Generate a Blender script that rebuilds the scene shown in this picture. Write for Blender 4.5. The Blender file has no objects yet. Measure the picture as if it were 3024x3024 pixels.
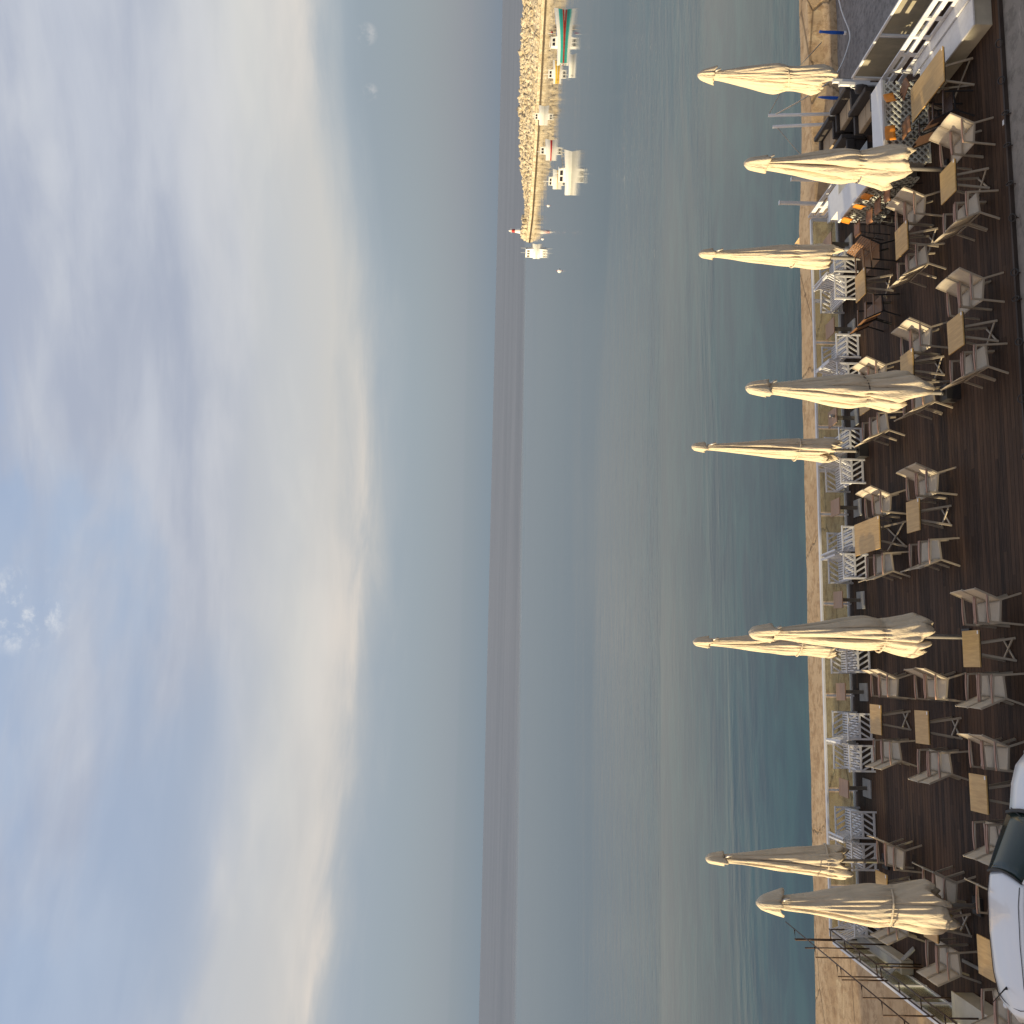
import bpy, math, random
from mathutils import Vector, Matrix, Euler, noise
R = math.radians
sc = bpy.context.scene
# ------------------------------------------------------------------ camera
# world axes follow the terrace: +X along the railing, +Y out to sea. The phone was held on its side,
# so the world's "up" lies along the picture's left edge.
H = 9.8
PITCH = math.atan((1512 - 1448.6) / 3024); ROLL = math.atan((1483.8 - 1413.4) / 3024); YAW = R(-9)
Rz = Matrix.Rotation(YAW, 3, 'Z')
fw = Rz @ Vector((0, math.cos(PITCH), -math.sin(PITCH)))
upv = Rz @ Vector((0, math.sin(PITCH), math.cos(PITCH)))
rt = Rz @ Vector((1, 0, 0))
dn = -math.cos(ROLL) * upv + math.sin(ROLL) * rt
rp = math.cos(ROLL) * rt + math.sin(ROLL) * upv
cam = bpy.data.cameras.new('camera'); camo = bpy.data.objects.new('camera', cam)
sc.collection.objects.link(camo)
M = Matrix((dn, rp, -fw)).transposed().to_4x4(); M.translation = Vector((0, 0, H))
camo.matrix_world = M
cam.sensor_width = 36; cam.lens = 36; cam.clip_start = .1; cam.clip_end = 120000
sc.camera = camo
# ------------------------------------------------------------------ sun + world
SUN_EL, SX, SY = 6.0, .985, .174
ld = Vector((SX * math.cos(R(SUN_EL)), SY * math.cos(R(SUN_EL)), -math.sin(R(SUN_EL)))).normalized()
sl = bpy.data.lights.new('sun', 'SUN'); so = bpy.data.objects.new('sun', sl); sc.collection.objects.link(so)
sl.energy = 5.0; sl.angle = R(.5); sl.color = (1, .84, .54)
so.rotation_euler = ld.to_track_quat('-Z', 'Y').to_euler(); so.location = (-60, -20, 30)
w = bpy.data.worlds.new('World'); sc.world = w; w.use_nodes = True
sc.view_settings.view_transform = 'Standard'; sc.view_settings.look = 'None'
sc.view_settings.exposure = .5; sc.view_settings.gamma = 1

def lin(*c):
    return tuple(((v / 255) / 12.92 if v <= 10 else (((v / 255) + .055) / 1.055) ** 2.4) for v in c) + (1,)

class NT:
    def __init__(s, nt): s.nt = nt; s.L = nt.links
    def n(s, t, **k):
        o = s.nt.nodes.new(t)
        for a, b in k.items(): setattr(o, a, b)
        return o
    def put(s, sock, v):
        if v is None: return
        if hasattr(v, 'is_linked') or hasattr(v, 'links'): s.L.new(v, sock)
        else: sock.default_value = v
    def math(s, op, a, b=None, c=None, clamp=False):
        o = s.n('ShaderNodeMath', operation=op, use_clamp=clamp)
        s.put(o.inputs[0], a); s.put(o.inputs[1], b)
        if c is not None: s.put(o.inputs[2], c)
        return o.outputs[0]
    def vmath(s, op, a, b=None):
        o = s.n('ShaderNodeVectorMath', operation=op); s.put(o.inputs[0], a); s.put(o.inputs[1], b)
        return o.outputs['Value'] if op in ('DOT_PRODUCT', 'LENGTH') else o.outputs[0]
    def mix(s, f, a, b, mode='MIX'):
        o = s.n('ShaderNodeMix', data_type='RGBA', blend_type=mode)
        s.put(o.inputs[0], f); s.put(o.inputs[6], a); s.put(o.inputs[7], b)
        return o.outputs[2]
    def noise(s, v, scale, det=4, rough=.5, dist=0):
        o = s.n('ShaderNodeTexNoise'); s.put(o.inputs['Vector'], v)
        o.inputs['Scale'].default_value = scale; o.inputs['Detail'].default_value = det
        o.inputs['Roughness'].default_value = rough; o.inputs['Distortion'].default_value = dist
        return o.outputs[0]
    def ramp(s, f, stops, interp='LINEAR'):
        o = s.n('ShaderNodeValToRGB'); s.put(o.inputs[0], f); cr = o.color_ramp; cr.interpolation = interp
        while len(cr.elements) < len(stops): cr.elements.new(.5)
        for e, (p, c) in zip(cr.elements, stops):
            e.position = p; e.color = c if len(c) == 4 else tuple(c) + (1,)
        return o.outputs[0]
    def smooth(s, v, a, b):
        o = s.n('ShaderNodeMapRange', interpolation_type='SMOOTHSTEP'); s.put(o.inputs[0], v)
        o.inputs[1].default_value = a; o.inputs[2].default_value = b
        return o.outputs[0]
    def comb(s, x, y, z):
        o = s.n('ShaderNodeCombineXYZ'); s.put(o.inputs[0], x); s.put(o.inputs[1], y); s.put(o.inputs[2], z)
        return o.outputs[0]
    def sep(s, v):
        o = s.n('ShaderNodeSeparateXYZ'); s.put(o.inputs[0], v); return o.outputs
    def scale(s, v, k): return s.vmath('MULTIPLY', v, k)
    def bump(s, h, st, dist=.02):
        o = s.n('ShaderNodeBump'); s.put(o.inputs['Height'], h); s.put(o.inputs['Strength'], st)
        o.inputs['Distance'].default_value = dist
        return o.outputs[0]

def build_world():
    nt = w.node_tree; nt.nodes.clear(); g = NT(nt)
    out = g.n('ShaderNodeOutputWorld')
    tc = g.n('ShaderNodeTexCoord').outputs['Generated']
    D = g.vmath('NORMALIZE', tc); x, y, z = g.sep(D)
    el = g.math('MULTIPLY', g.math('ARCSINE', z), 180 / math.pi)
    az = g.math('MULTIPLY', g.math('ARCTAN2', x, y), 180 / math.pi)      # 0 = out to sea, + towards the breakwater
    v = g.comb(g.math('MULTIPLY', az, .045), g.math('MULTIPLY', el, .15), 0)
    n1 = g.noise(v, 1.0, 5, .5, .35)
    n2 = g.noise(g.vmath('ADD', v, (7.3, 2.1, .5)), .62, 3, .5, .2)
    nw = g.noise(g.comb(g.math('MULTIPLY', az, .028), g.math('MULTIPLY', el, .05), 3.3), 1.0, 5, .5, .2)
    n3 = g.noise(g.vmath('ADD', g.scale(v, (1, 1.5, 1)), (1.7, 5.1, 2)), 2.2, 8, .58, .45)
    n5 = g.noise(g.comb(g.math('MULTIPLY', az, .05), g.math('MULTIPLY', el, .34), 8.1), 1.0, 5, .5, .5)
    nist = g.n('ShaderNodeTexSky'); nist.sky_type = 'NISHITA'; nist.sun_disc = False
    nist.sun_elevation = R(SUN_EL); nist.sun_rotation = math.atan2(-SX, -SY); nist.altitude = 10
    nist.air_density = 1.2; nist.dust_density = 1.5; nist.ozone_density = 1.5
    da = g.math('SUBTRACT', az, 12)
    edge = g.math('ADD', g.math('ADD', 6.7, g.math('MULTIPLY', g.math('MULTIPLY', da, da), .0016)), g.math('MULTIPLY', g.smooth(az, 14, 34), 1.2))
    t = g.math('ADD', g.math('SUBTRACT', el, edge), g.math('MULTIPLY', g.math('SUBTRACT', nw, .5), 2.2))
    t = g.math('ADD', t, g.math('MULTIPLY', g.math('SUBTRACT', n3, .5), 2.6))
    t = g.math('ADD', t, g.math('MULTIPLY', g.math('SUBTRACT', n5, .5), 2.6))
    clear = g.ramp(g.math('DIVIDE', el, 40), [
        (0, lin(136, 152, 167)), (.05, lin(140, 155, 171)), (.10, lin(144, 158, 176)), (.17, lin(150, 161, 180)),
        (.3, lin(158, 170, 192)), (.55, lin(158, 180, 212)), (1, lin(150, 170, 205))])
    clear = g.mix(g.math('MULTIPLY', g.smooth(az, 14, 34), .55), clear, lin(124, 134, 154))
    tt = g.math('DIVIDE', g.math('ADD', t, 2), 24)
    bright = g.ramp(tt, [
        (0, lin(170, 176, 188)), (.07, lin(190, 188, 190)), (.115, lin(228, 215, 206)), (.17, lin(222, 213, 208)), (.26, lin(216, 211, 207)),
        (.36, lin(211, 208, 210)), (.46, lin(202, 202, 210)), (.60, lin(197, 199, 210)), (.75, lin(206, 207, 214)), (1, lin(196, 200, 212))])
    dark = g.ramp(tt, [
        (0, lin(158, 168, 184)), (.09, lin(178, 180, 188)), (.16, lin(202, 197, 196)), (.28, lin(196, 195, 199)), (.38, lin(182, 184, 196)),
        (.48, lin(168, 172, 190)), (.62, lin(172, 176, 193)), (.8, lin(174, 179, 197)), (1, lin(170, 176, 196))])
    cl = g.mix(g.smooth(g.math('ADD', g.math('ADD', g.math('MULTIPLY', n1, .60), g.math('MULTIPLY', n2, .24)), g.math('MULTIPLY', n3, .20)), .42, .62), dark, bright)
    cover = g.smooth(t, -2.6, 1.2)
    hole = g.math('MULTIPLY', g.smooth(g.math('ADD', g.noise(g.vmath('ADD', v, (3.1, 9.7, 1)), 1.0, 5, .5, .4), g.math('MULTIPLY', g.smooth(az, 20, -8), .20)), .56, .76), g.smooth(el, 9, 17))
    cover = g.math('MULTIPLY', cover, g.math('SUBTRACT', 1, g.math('MULTIPLY', hole, .62)))
    col = g.mix(cover, clear, cl)
    # faint far haze line low over the sea
    hz = g.smooth(g.math('ADD', el, g.math('MULTIPLY', n2, .4)), 1.75, 1.55)
    col = g.mix(g.math('MULTIPLY', hz, .18), col, lin(122, 146, 158))
    # small torn bright cloud
    wd = (fw + dn * ((70 - 1512) / 3024) - rp * ((1800 - 1512) / 3024)).normalized()
    wf = g.smooth(g.vmath('DOT_PRODUCT', D, tuple(wd)), math.cos(R(2.6)), math.cos(R(.3)))
    wn = g.smooth(g.noise(g.scale(D, (1, 1, 1.4)), 30, 9, .68, .15), .46, .70)
    col = g.mix(g.math('MULTIPLY', g.math('MULTIPLY', wf, wn), 1.0), col, lin(236, 236, 238))
    for (qx, qy, rr_, am) in ((1083, 100, .62, .55), (1093, 272, .5, .5)):
        wd2 = (fw + dn * ((qx - 1512) / 3024) - rp * ((qy - 1512) / 3024)).normalized()
        f2 = g.math('MULTIPLY', g.smooth(g.vmath('DOT_PRODUCT', D, tuple(wd2)), math.cos(R(rr_)), math.cos(R(.05))), g.smooth(g.noise(D, 60, 5, .6), .40, .62))
        col = g.mix(g.math('MULTIPLY', f2, am), col, lin(205, 200, 205))
    col = g.mix(g.smooth(el, -1, 0), lin(90, 95, 100), col)
    # thin cloud glowing round the low sun, behind and to the left of the camera
    gl = g.smooth(g.vmath('DOT_PRODUCT', D, tuple(-ld)), .2, 1.0)
    col = g.mix(gl, col, (.80, .56, .36, 1))
    bg = g.n('ShaderNodeBackground'); g.L.new(col, bg.inputs[0]); bg.inputs[1].default_value = .63
    bg2 = g.n('ShaderNodeBackground'); g.L.new(nist.outputs[0], bg2.inputs[0]); bg2.inputs[1].default_value = .03
    ad = g.n('ShaderNodeAddShader'); g.L.new(bg.outputs[0], ad.inputs[0]); g.L.new(bg2.outputs[0], ad.inputs[1])
    g.L.new(ad.outputs[0], out.inputs[0])
build_world()

# ------------------------------------------------------------------ helpers
def tag(o, label=None, cat=None, group=None, kind=None):
    if label: o['label'] = label
    if cat: o['category'] = cat
    if group: o['group'] = group
    if kind: o['kind'] = kind
    return o

class MB:
    def __init__(s): s.v = []; s.f = []; s.sm = []
    def add(s, vs, fs, smooth=False):
        b = len(s.v); s.v += [tuple(v) for v in vs]; s.f += [tuple(i + b for i in f) for f in fs]; s.sm += [smooth] * len(fs); return s
    def box(s, x0, x1, y0, y1, z0, z1, ch=0):
        return s.add([(x0, y0, z0), (x1, y0, z0), (x1, y1, z0), (x0, y1, z0), (x0, y0, z1), (x1, y0, z1), (x1, y1, z1), (x0, y1, z1)],
              [(0, 3, 2, 1), (4, 5, 6, 7), (0, 1, 5, 4), (1, 2, 6, 5), (2, 3, 7, 6), (3, 0, 4, 7)])
    def bar(s, a, b, wd, th, up=(0, 0, 1)):
        a = Vector(a); b = Vector(b); d = (b - a).normalized(); u = Vector(up)
        if abs(d.dot(u)) > .98: u = Vector((1, 0, 0))
        sd = d.cross(u).normalized() * wd / 2; u = sd.cross(d).normalized() * th / 2
        vs = [p + i * sd + j * u for p in (a, b) for i, j in ((-1, -1), (1, -1), (1, 1), (-1, 1))]
        return s.add(vs, [(0, 1, 2, 3), (7, 6, 5, 4), (0, 4, 5, 1), (1, 5, 6, 2), (2, 6, 7, 3), (3, 7, 4, 0)])
    def tube(s, pts, r, n=8, cap=True):
        pts = [Vector(p) for p in pts]; b = []
        rr = r if isinstance(r, (list, tuple)) else [r] * len(pts)
        for i, p in enumerate(pts):
            d = (pts[min(i + 1, len(pts) - 1)] - pts[max(i - 1, 0)]).normalized()
            u = Vector((0, 0, 1)) if abs(d.z) < .9 else Vector((1, 0, 0))
            a = d.cross(u).normalized(); c = a.cross(d)
            b += [p + (a * math.cos(2 * math.pi * k / n) + c * math.sin(2 * math.pi * k / n)) * rr[i] for k in range(n)]
        fs = [(i * n + k, i * n + (k + 1) % n, (i + 1) * n + (k + 1) % n, (i + 1) * n + k) for i in range(len(pts) - 1) for k in range(n)]
        if cap: fs += [tuple(range(n))[::-1], tuple(range((len(pts) - 1) * n, len(pts) * n))]
        return s.add(b, fs, True)
    def lathe(s, prof, n=20, c=(0, 0), z0=0, cap=True):
        vs = [(c[0] + r * math.cos(2 * math.pi * k / n), c[1] + r * math.sin(2 * math.pi * k / n), z0 + z) for r, z in prof for k in range(n)]
        fs = [(i * n + k, i * n + (k + 1) % n, (i + 1) * n + (k + 1) % n, (i + 1) * n + k) for i in range(len(prof) - 1) for k in range(n)]
        if cap: fs += [tuple(range(n))[::-1], tuple(range((len(prof) - 1) * n, len(prof) * n))]
        return s.add(vs, fs, True)
    def grid(s, rows, smooth=True, closed=False):
        n = len(rows[0]); m = len(rows)
        vs = [p for r in rows for p in r]; k = n if closed else n - 1
        return s.add(vs, [(i * n + j, i * n + (j + 1) % n, (i + 1) * n + (j + 1) % n, (i + 1) * n + j) for i in range(m - 1) for j in range(k)], smooth)
    def build(s, name, mat, parent=None, loc=None, bevel=0, thick=0):
        me = bpy.data.meshes.new(name); me.from_pydata(s.v, [], s.f); me.polygons.foreach_set('use_smooth', s.sm)
        me.update(); o = bpy.data.objects.new(name, me); sc.collection.objects.link(o)
        if mat: me.materials.append(mat)
        if parent: o.parent = parent
        if loc: o.location = loc
        if thick:
            m = o.modifiers.new('t', 'SOLIDIFY'); m.thickness = thick; m.offset = 0
        if bevel:
            m = o.modifiers.new('b', 'BEVEL'); m.width = bevel; m.segments = 2; m.limit_method = 'ANGLE'
        return o

def empty(name, loc=(0, 0, 0), rz=0):
    o = bpy.data.objects.new(name, None); sc.collection.objects.link(o); o.location = loc; o.rotation_euler = (0, 0, rz)
    o.empty_display_size = .1
    return o

KIDS = {}
def copy_tree(o, parent=None):
    c = o.copy(); sc.collection.objects.link(c)
    if parent: c.parent = parent
    for ch in [k for k in bpy.data.objects if k.parent == o]: copy_tree(ch, c)
    return c
class Proto:
    """keeps a thing and its parts, so that copies need no search"""
    def __init__(s, root):
        s.root = root; s.used = False
        s.tree = s.walk(root)
    def walk(s, o): return (o, [s.walk(k) for k in o.children])
    def cp(s, t, parent):
        c = t[0].copy(); sc.collection.objects.link(c)
        if parent: c.parent = parent
        for k in t[1]: s.cp(k, c)
        return c
    def put(s, loc, rz, label, cat, group=None, scale=None):
        if not s.used: s.used = True; o = s.root
        else: o = s.cp(s.tree, None)
        o.location = loc; o.rotation_euler = (0, 0, rz)
        if scale: o.scale = scale
        tag(o, label, cat, group); return o

def mat(name, col, rough=.6, metal=0, var=.12, vscale=3.0, bump=0, bscale=40, stretch=(1, 1, 1), col2=None, spec=.5, coat=0, dirt=0):
    m = bpy.data.materials.new(name); m.use_nodes = True; g = NT(m.node_tree); p = m.node_tree.nodes['Principled BSDF']
    oc = g.n('ShaderNodeTexCoord').outputs['Object']; v = g.scale(oc, stretch)
    n = g.noise(v, vscale, 6, .6)
    c = col if len(col) == 4 else tuple(col) + (1,)
    c2 = tuple(x * (1 - 2 * var) for x in c[:3]) + (1,) if col2 is None else (col2 if len(col2) == 4 else tuple(col2) + (1,))
    cc = g.mix(g.smooth(n, .3, .7), c2, c)
    if dirt:
        d = g.smooth(g.noise(g.scale(oc, (1, 1, .35)), 2.2, 8, .7), .52, .75)
        cc = g.mix(g.math('MULTIPLY', d, dirt), cc, tuple(x * .45 for x in c[:3]) + (1,))
    g.L.new(cc, p.inputs['Base Color']); p.inputs['Metallic'].default_value = metal
    g.L.new(g.math('ADD', rough - .05, g.math('MULTIPLY', n, .12)), p.inputs['Roughness'])
    p.inputs['Specular IOR Level'].default_value = spec; p.inputs['Coat Weight'].default_value = coat
    if bump: g.L.new(g.bump(g.noise(v, bscale, 4, .6), bump, .01), p.inputs['Normal'])
    return m

# ------------------------------------------------------------------ materials
def wood_mat(name, c1, c2, ax, rough=.45, scale=26):
    m = bpy.data.materials.new(name); m.use_nodes = True; g = NT(m.node_tree); p = m.node_tree.nodes['Principled BSDF']
    oc = g.n('ShaderNodeTexCoord').outputs['Object']; oi = g.n('ShaderNodeObjectInfo')
    off = g.vmath('ADD', oc, g.comb(g.math('MULTIPLY', oi.outputs['Random'], 9), g.math('MULTIPLY', oi.outputs['Random'], 5), 0))
    st = [1, 1, 1]; st[ax] = .09
    n = g.noise(g.scale(off, tuple(st)), scale, 5, .6, .4); n2 = g.noise(off, 1.6, 2)
    c = g.mix(g.smooth(n, .32, .68), c2 + (1,), c1 + (1,))
    c = g.mix(g.math('MULTIPLY', g.smooth(n2, .35, .7), .25), c, tuple(v * .7 for v in c1) + (1,))
    c = g.mix(g.math('MULTIPLY', oi.outputs['Random'], .25), c, tuple(v * .8 for v in c1) + (1,))
    g.L.new(c, p.inputs['Base Color']); p.inputs['Roughness'].default_value = rough
    g.L.new(g.bump(n, .12, .004), p.inputs['Normal'])
    return m

def deck_mat():
    m = bpy.data.materials.new('deck_boards'); m.use_nodes = True; g = NT(m.node_tree); p = m.node_tree.nodes['Principled BSDF']
    oc = g.n('ShaderNodeTexCoord').outputs['Object']; x, y, z = g.sep(oc)
    bw = .14; b = g.math('DIVIDE', y, bw); bi = g.math('FLOOR', b); fr = g.math('FRACT', b)
    gap = g.math('SUBTRACT', 1, g.math('MULTIPLY', g.smooth(fr, 0, .09), g.smooth(fr, 1, .91)))
    wn = g.n('ShaderNodeTexWhiteNoise', noise_dimensions='2D')
    xs = g.math('FLOOR', g.math('DIVIDE', g.math('ADD', x, g.math('MULTIPLY', bi, 1.37)), 3.2))
    g.L.new(g.comb(bi, xs, 0), wn.inputs['Vector']); rnd = wn.outputs['Value']
    gr = g.noise(g.comb(g.math('MULTIPLY', x, .8), g.math('MULTIPLY', y, 14), rnd), 2.2, 6, .65)
    ribs = g.math('ABSOLUTE', g.math('SINE', g.math('MULTIPLY', y, math.pi / .0175)))
    big = g.noise(g.scale(oc, (.25, 1.1, 1)), 1.1, 6, .6, .6)
    sp = g.noise(oc, 9, 3, .7)
    c = g.mix(g.smooth(gr, .3, .7), (.015, .010, .008, 1), (.060, .038, .027, 1))
    c = g.mix(g.math('MULTIPLY', g.math('POWER', rnd, 1.6), .75), c, (.105, .061, .038, 1))
    c = g.mix(g.math('MULTIPLY', g.smooth(big, .45, .7), .55), c, (.125, .072, .044, 1))
    c = g.mix(g.math('MULTIPLY', g.smooth(sp, .62, .72), .25), c, (.15, .12, .10, 1))
    c = g.mix(g.math('MULTIPLY', gap, .9), c, (.006, .005, .004, 1))
    g.L.new(c, p.inputs['Base Color'])
    g.L.new(g.math('ADD', .48, g.math('MULTIPLY', big, .25)), p.inputs['Roughness'])
    p.inputs['Specular IOR Level'].default_value = .10
    h = g.math('ADD', g.math('MULTIPLY', ribs, .35), g.math('SUBTRACT', g.math('MULTIPLY', gr, .3), g.math('MULTIPLY', gap, 1.2)))
    g.L.new(g.bump(h, .5, .006), p.inputs['Normal'])
    return m

def concrete_mat(name, c1, c2, c3, crack=True, sc_=1.0, rough=.9, bs=.6):
    m = bpy.data.materials.new(name); m.use_nodes = True; g = NT(m.node_tree); p = m.node_tree.nodes['Principled BSDF']
    oc = g.n('ShaderNodeTexCoord').outputs['Object']
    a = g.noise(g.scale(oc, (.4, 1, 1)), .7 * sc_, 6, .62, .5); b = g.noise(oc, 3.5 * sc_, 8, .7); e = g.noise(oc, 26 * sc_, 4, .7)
    c = g.mix(g.smooth(a, .35, .65), c1 + (1,), c2 + (1,))  # tone streaked along x; on the quay it imitates streaks of sun and shade
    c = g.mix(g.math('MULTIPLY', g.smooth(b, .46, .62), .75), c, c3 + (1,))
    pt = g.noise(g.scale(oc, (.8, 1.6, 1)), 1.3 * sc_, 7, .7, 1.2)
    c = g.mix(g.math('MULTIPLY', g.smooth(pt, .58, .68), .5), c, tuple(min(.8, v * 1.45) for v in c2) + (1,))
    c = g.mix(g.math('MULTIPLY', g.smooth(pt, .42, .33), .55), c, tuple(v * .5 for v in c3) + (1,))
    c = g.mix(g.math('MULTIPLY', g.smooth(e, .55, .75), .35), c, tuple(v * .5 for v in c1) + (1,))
    h = g.math('ADD', g.math('MULTIPLY', b, 1.0), g.math('MULTIPLY', e, .5))
    if crack:
        vo = g.n('ShaderNodeTexVoronoi', feature='DISTANCE_TO_EDGE'); vo.inputs['Scale'].default_value = .28
        g.L.new(g.vmath('ADD', g.scale(oc, (.55, 1, 1)), g.scale(g.comb(a, a, 0), (.9, .6, 0))), vo.inputs['Vector'])
        k = g.smooth(vo.outputs['Distance'], .008, .002)
        c = g.mix(g.math('MULTIPLY', k, .6), c, tuple(v * .18 for v in c1) + (1,)); h = g.math('SUBTRACT', h, k)
    g.L.new(c, p.inputs['Base Color']); p.inputs['Roughness'].default_value = rough
    p.inputs['Specular IOR Level'].default_value = .25
    g.L.new(g.bump(h, bs, .03), p.inputs['Normal'])
    return m

def sea_mat():
    m = bpy.data.materials.new('sea_water'); m.use_nodes = True; g = NT(m.node_tree); p = m.node_tree.nodes['Principled BSDF']
    oc = g.n('ShaderNodeTexCoord').outputs['Object']; x, y, z = g.sep(oc)
    yy = g.math('ADD', y, g.math('MULTIPLY', x, -.16))
    pn = g.noise(g.scale(oc, (.010, .045, 1)), 1.0, 4, .55, .8)            # patches of ruffled and slick water
    big = g.noise(g.scale(oc, (.30, .85, 1)), 1.0, 3, .5, .35)
    sm = g.noise(g.scale(oc, (1.1, 2.6, 1)), 1.6, 4, .6, .3)
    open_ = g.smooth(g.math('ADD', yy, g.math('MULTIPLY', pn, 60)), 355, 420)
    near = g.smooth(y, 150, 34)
    calm = g.math('MULTIPLY', g.smooth(g.math('ADD', y, g.math('MULTIPLY', g.math('SUBTRACT', pn, .5), 90)), 40, 175), g.math('SUBTRACT', 1, open_))
    ruf = g.math('ADD', g.math('MULTIPLY', g.smooth(pn, .42, .66), .75), .10)
    st = g.math('MULTIPLY', ruf, g.math('SUBTRACT', 1, g.math('MULTIPLY', calm, .70)))
    h = g.math('ADD', g.math('MULTIPLY', big, .60), g.math('MULTIPLY', sm, .16))
    h = g.math('MULTIPLY', h, st)
    far = g.noise(g.scale(oc, (.05, .10, 1)), 1.0, 3, .6)
    h = g.math('ADD', h, g.math('MULTIPLY', g.math('MULTIPLY', far, 8.0), open_))
    nb = g.bump(h, 1.0, .11)
    g.L.new(nb, p.inputs['Normal'])
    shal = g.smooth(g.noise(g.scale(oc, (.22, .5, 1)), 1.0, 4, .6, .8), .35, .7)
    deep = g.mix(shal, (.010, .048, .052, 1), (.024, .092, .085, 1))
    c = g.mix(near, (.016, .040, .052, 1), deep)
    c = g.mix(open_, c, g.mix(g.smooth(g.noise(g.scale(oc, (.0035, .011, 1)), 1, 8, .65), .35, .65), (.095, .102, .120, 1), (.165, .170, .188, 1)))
    g.L.new(c, p.inputs['Base Color'])
    g.L.new(g.math('ADD', .025, g.math('ADD', g.math('MULTIPLY', open_, .28), g.math('MULTIPLY', g.smooth(y, 300, 60), .03))), p.inputs['Roughness'])
    p.inputs['IOR'].default_value = 1.30; p.inputs['Specular IOR Level'].default_value = .5
    return m

def glass_mat(name='clear_glass', k0=.05, k1=.10, dc=(.5, .52, .48, 1)):
    m = bpy.data.materials.new(name); m.use_nodes = True; g = NT(m.node_tree); nt = m.node_tree; nt.nodes.clear()
    out = g.n('ShaderNodeOutputMaterial'); tr = g.n('ShaderNodeBsdfTransparent'); gl = g.n('ShaderNodeBsdfGlossy'); df = g.n('ShaderNodeBsdfDiffuse')
    oc = g.n('ShaderNodeTexCoord').outputs['Object']
    salt = g.smooth(g.noise(g.scale(oc, (1, 1, .5)), 2.5, 6, .6), .45, .8)
    tr.inputs[0].default_value = (.80, .83, .76, 1); gl.inputs[1].default_value = .02; df.inputs[0].default_value = dc
    fr = g.n('ShaderNodeFresnel'); fr.inputs[0].default_value = 1.45
    a = g.n('ShaderNodeMixShader'); g.L.new(g.math('MULTIPLY', fr.outputs[0], .8), a.inputs[0]); g.L.new(tr.outputs[0], a.inputs[1]); g.L.new(gl.outputs[0], a.inputs[2])
    b = g.n('ShaderNodeMixShader'); g.L.new(g.math('ADD', k0, g.math('MULTIPLY', salt, k1)), b.inputs[0]); g.L.new(a.outputs[0], b.inputs[1]); g.L.new(df.outputs[0], b.inputs[2])
    g.L.new(b.outputs[0], out.inputs[0])
    return m

def cloth_mat(name, col, wave=28):
    m = bpy.data.materials.new(name); m.use_nodes = True; g = NT(m.node_tree); p = m.node_tree.nodes['Principled BSDF']
    oc = g.n('ShaderNodeTexCoord').outputs['Object']
    n = g.noise(g.scale(oc, (1, 1, .5)), 2.6, 8, .62, .6); n2 = g.noise(g.scale(oc, (1, 1, .45)), 9, 5, .6, .8)
    c = g.mix(g.math('MULTIPLY', g.smooth(n, .42, .75), .40), col + (1,), tuple(v * .70 for v in col) + (1,))
    n4 = g.noise(g.scale(oc, (3, 3, .6)), 2.0, 8, .7, 1.5)
    c = g.mix(g.math('MULTIPLY', g.smooth(n4, .60, .70), .30), c, tuple(v * q for v, q in zip(col, (.62, .56, .48))) + (1,))
    g.L.new(c, p.inputs['Base Color']); p.inputs['Roughness'].default_value = .85
    p.inputs['Specular IOR Level'].default_value = .2; p.inputs['Sheen Weight'].default_value = .15
    g.L.new(g.bump(g.math('ADD', g.math('ADD', n2, g.math('MULTIPLY', n, .7)), g.math('MULTIPLY', g.math('ABSOLUTE', g.math('SUBTRACT', n4, .5)), 1.4)), .7, .06), p.inputs['Normal'])
    return m

WHITE = mat('painted_white_wood', (.70, .69, .69), .5, var=.06, vscale=8, bump=.1, dirt=.25)
WHITE2 = mat('white_aluminium', (.76, .75, .74), .38, var=.04, vscale=5, dirt=.15)
LATT = mat('cream_lattice', (.60, .60, .54), .6, var=.06, vscale=6, bump=.1, dirt=.15)
CREAM = mat('cream_painted_board', (.50, .46, .37), .6, var=.08, vscale=3, bump=.15, dirt=.2)
TAUPE = mat('taupe_powder_coat', (.42, .35, .265), .42, var=.05, metal=.15)
SLING = mat('beige_sling_fabric', (.52, .445, .34), .8, var=.05, vscale=14, bump=.25, bscale=260)
ARMW = mat('reddish_wood_armrest', (.50, .30, .22), .5, var=.15, vscale=20, stretch=(.2, 3, 3))
TOP = wood_mat('oak_tabletop', (.58, .37, .135), (.44, .26, .085), 1)
TOP2 = wood_mat('teak_tabletop', (.40, .24, .14), (.30, .17, .09), 0)
BRW0 = wood_mat('brown_wood_slats', (.27, .14, .065), (.17, .085, .038), 0, scale=40)
OR = mat('orange_plywood', (.78, .27, .025), .45, var=.08, vscale=5)
BRWS = mat('worn_brown_seat', (.30, .14, .06), .5, var=.2, vscale=9)
BLK = mat('black_metal', (.022, .02, .02), .45, var=.1)
DKB = mat('dark_brown_steel', (.075, .042, .028), .5, var=.25, vscale=7, metal=.3)
RATT = mat('dark_rattan', (.055, .045, .04), .6, var=.2, vscale=40, bump=.6, bscale=90)
CUSH = mat('beige_cushion', (.40, .30, .19), .85, var=.06, vscale=4, bump=.15)
CLOTH = cloth_mat('parasol_canvas', (.72, .60, .44))
POLE = mat('parasol_pole_metal', (.60, .55, .50), .35, var=.05, metal=.3)
STONE = mat('grey_stone_base', (.36, .355, .34), .8, var=.08, vscale=7, bump=.2)
COLM = mat('grey_brown_column', (.15, .13, .105), .6, var=.1)
DECK = deck_mat()
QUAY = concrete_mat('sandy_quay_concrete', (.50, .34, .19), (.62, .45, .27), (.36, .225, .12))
PAVE = concrete_mat('grey_pavement', (.22, .195, .17), (.26, .235, .205), (.16, .145, .125), crack=False, bs=.25)
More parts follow.
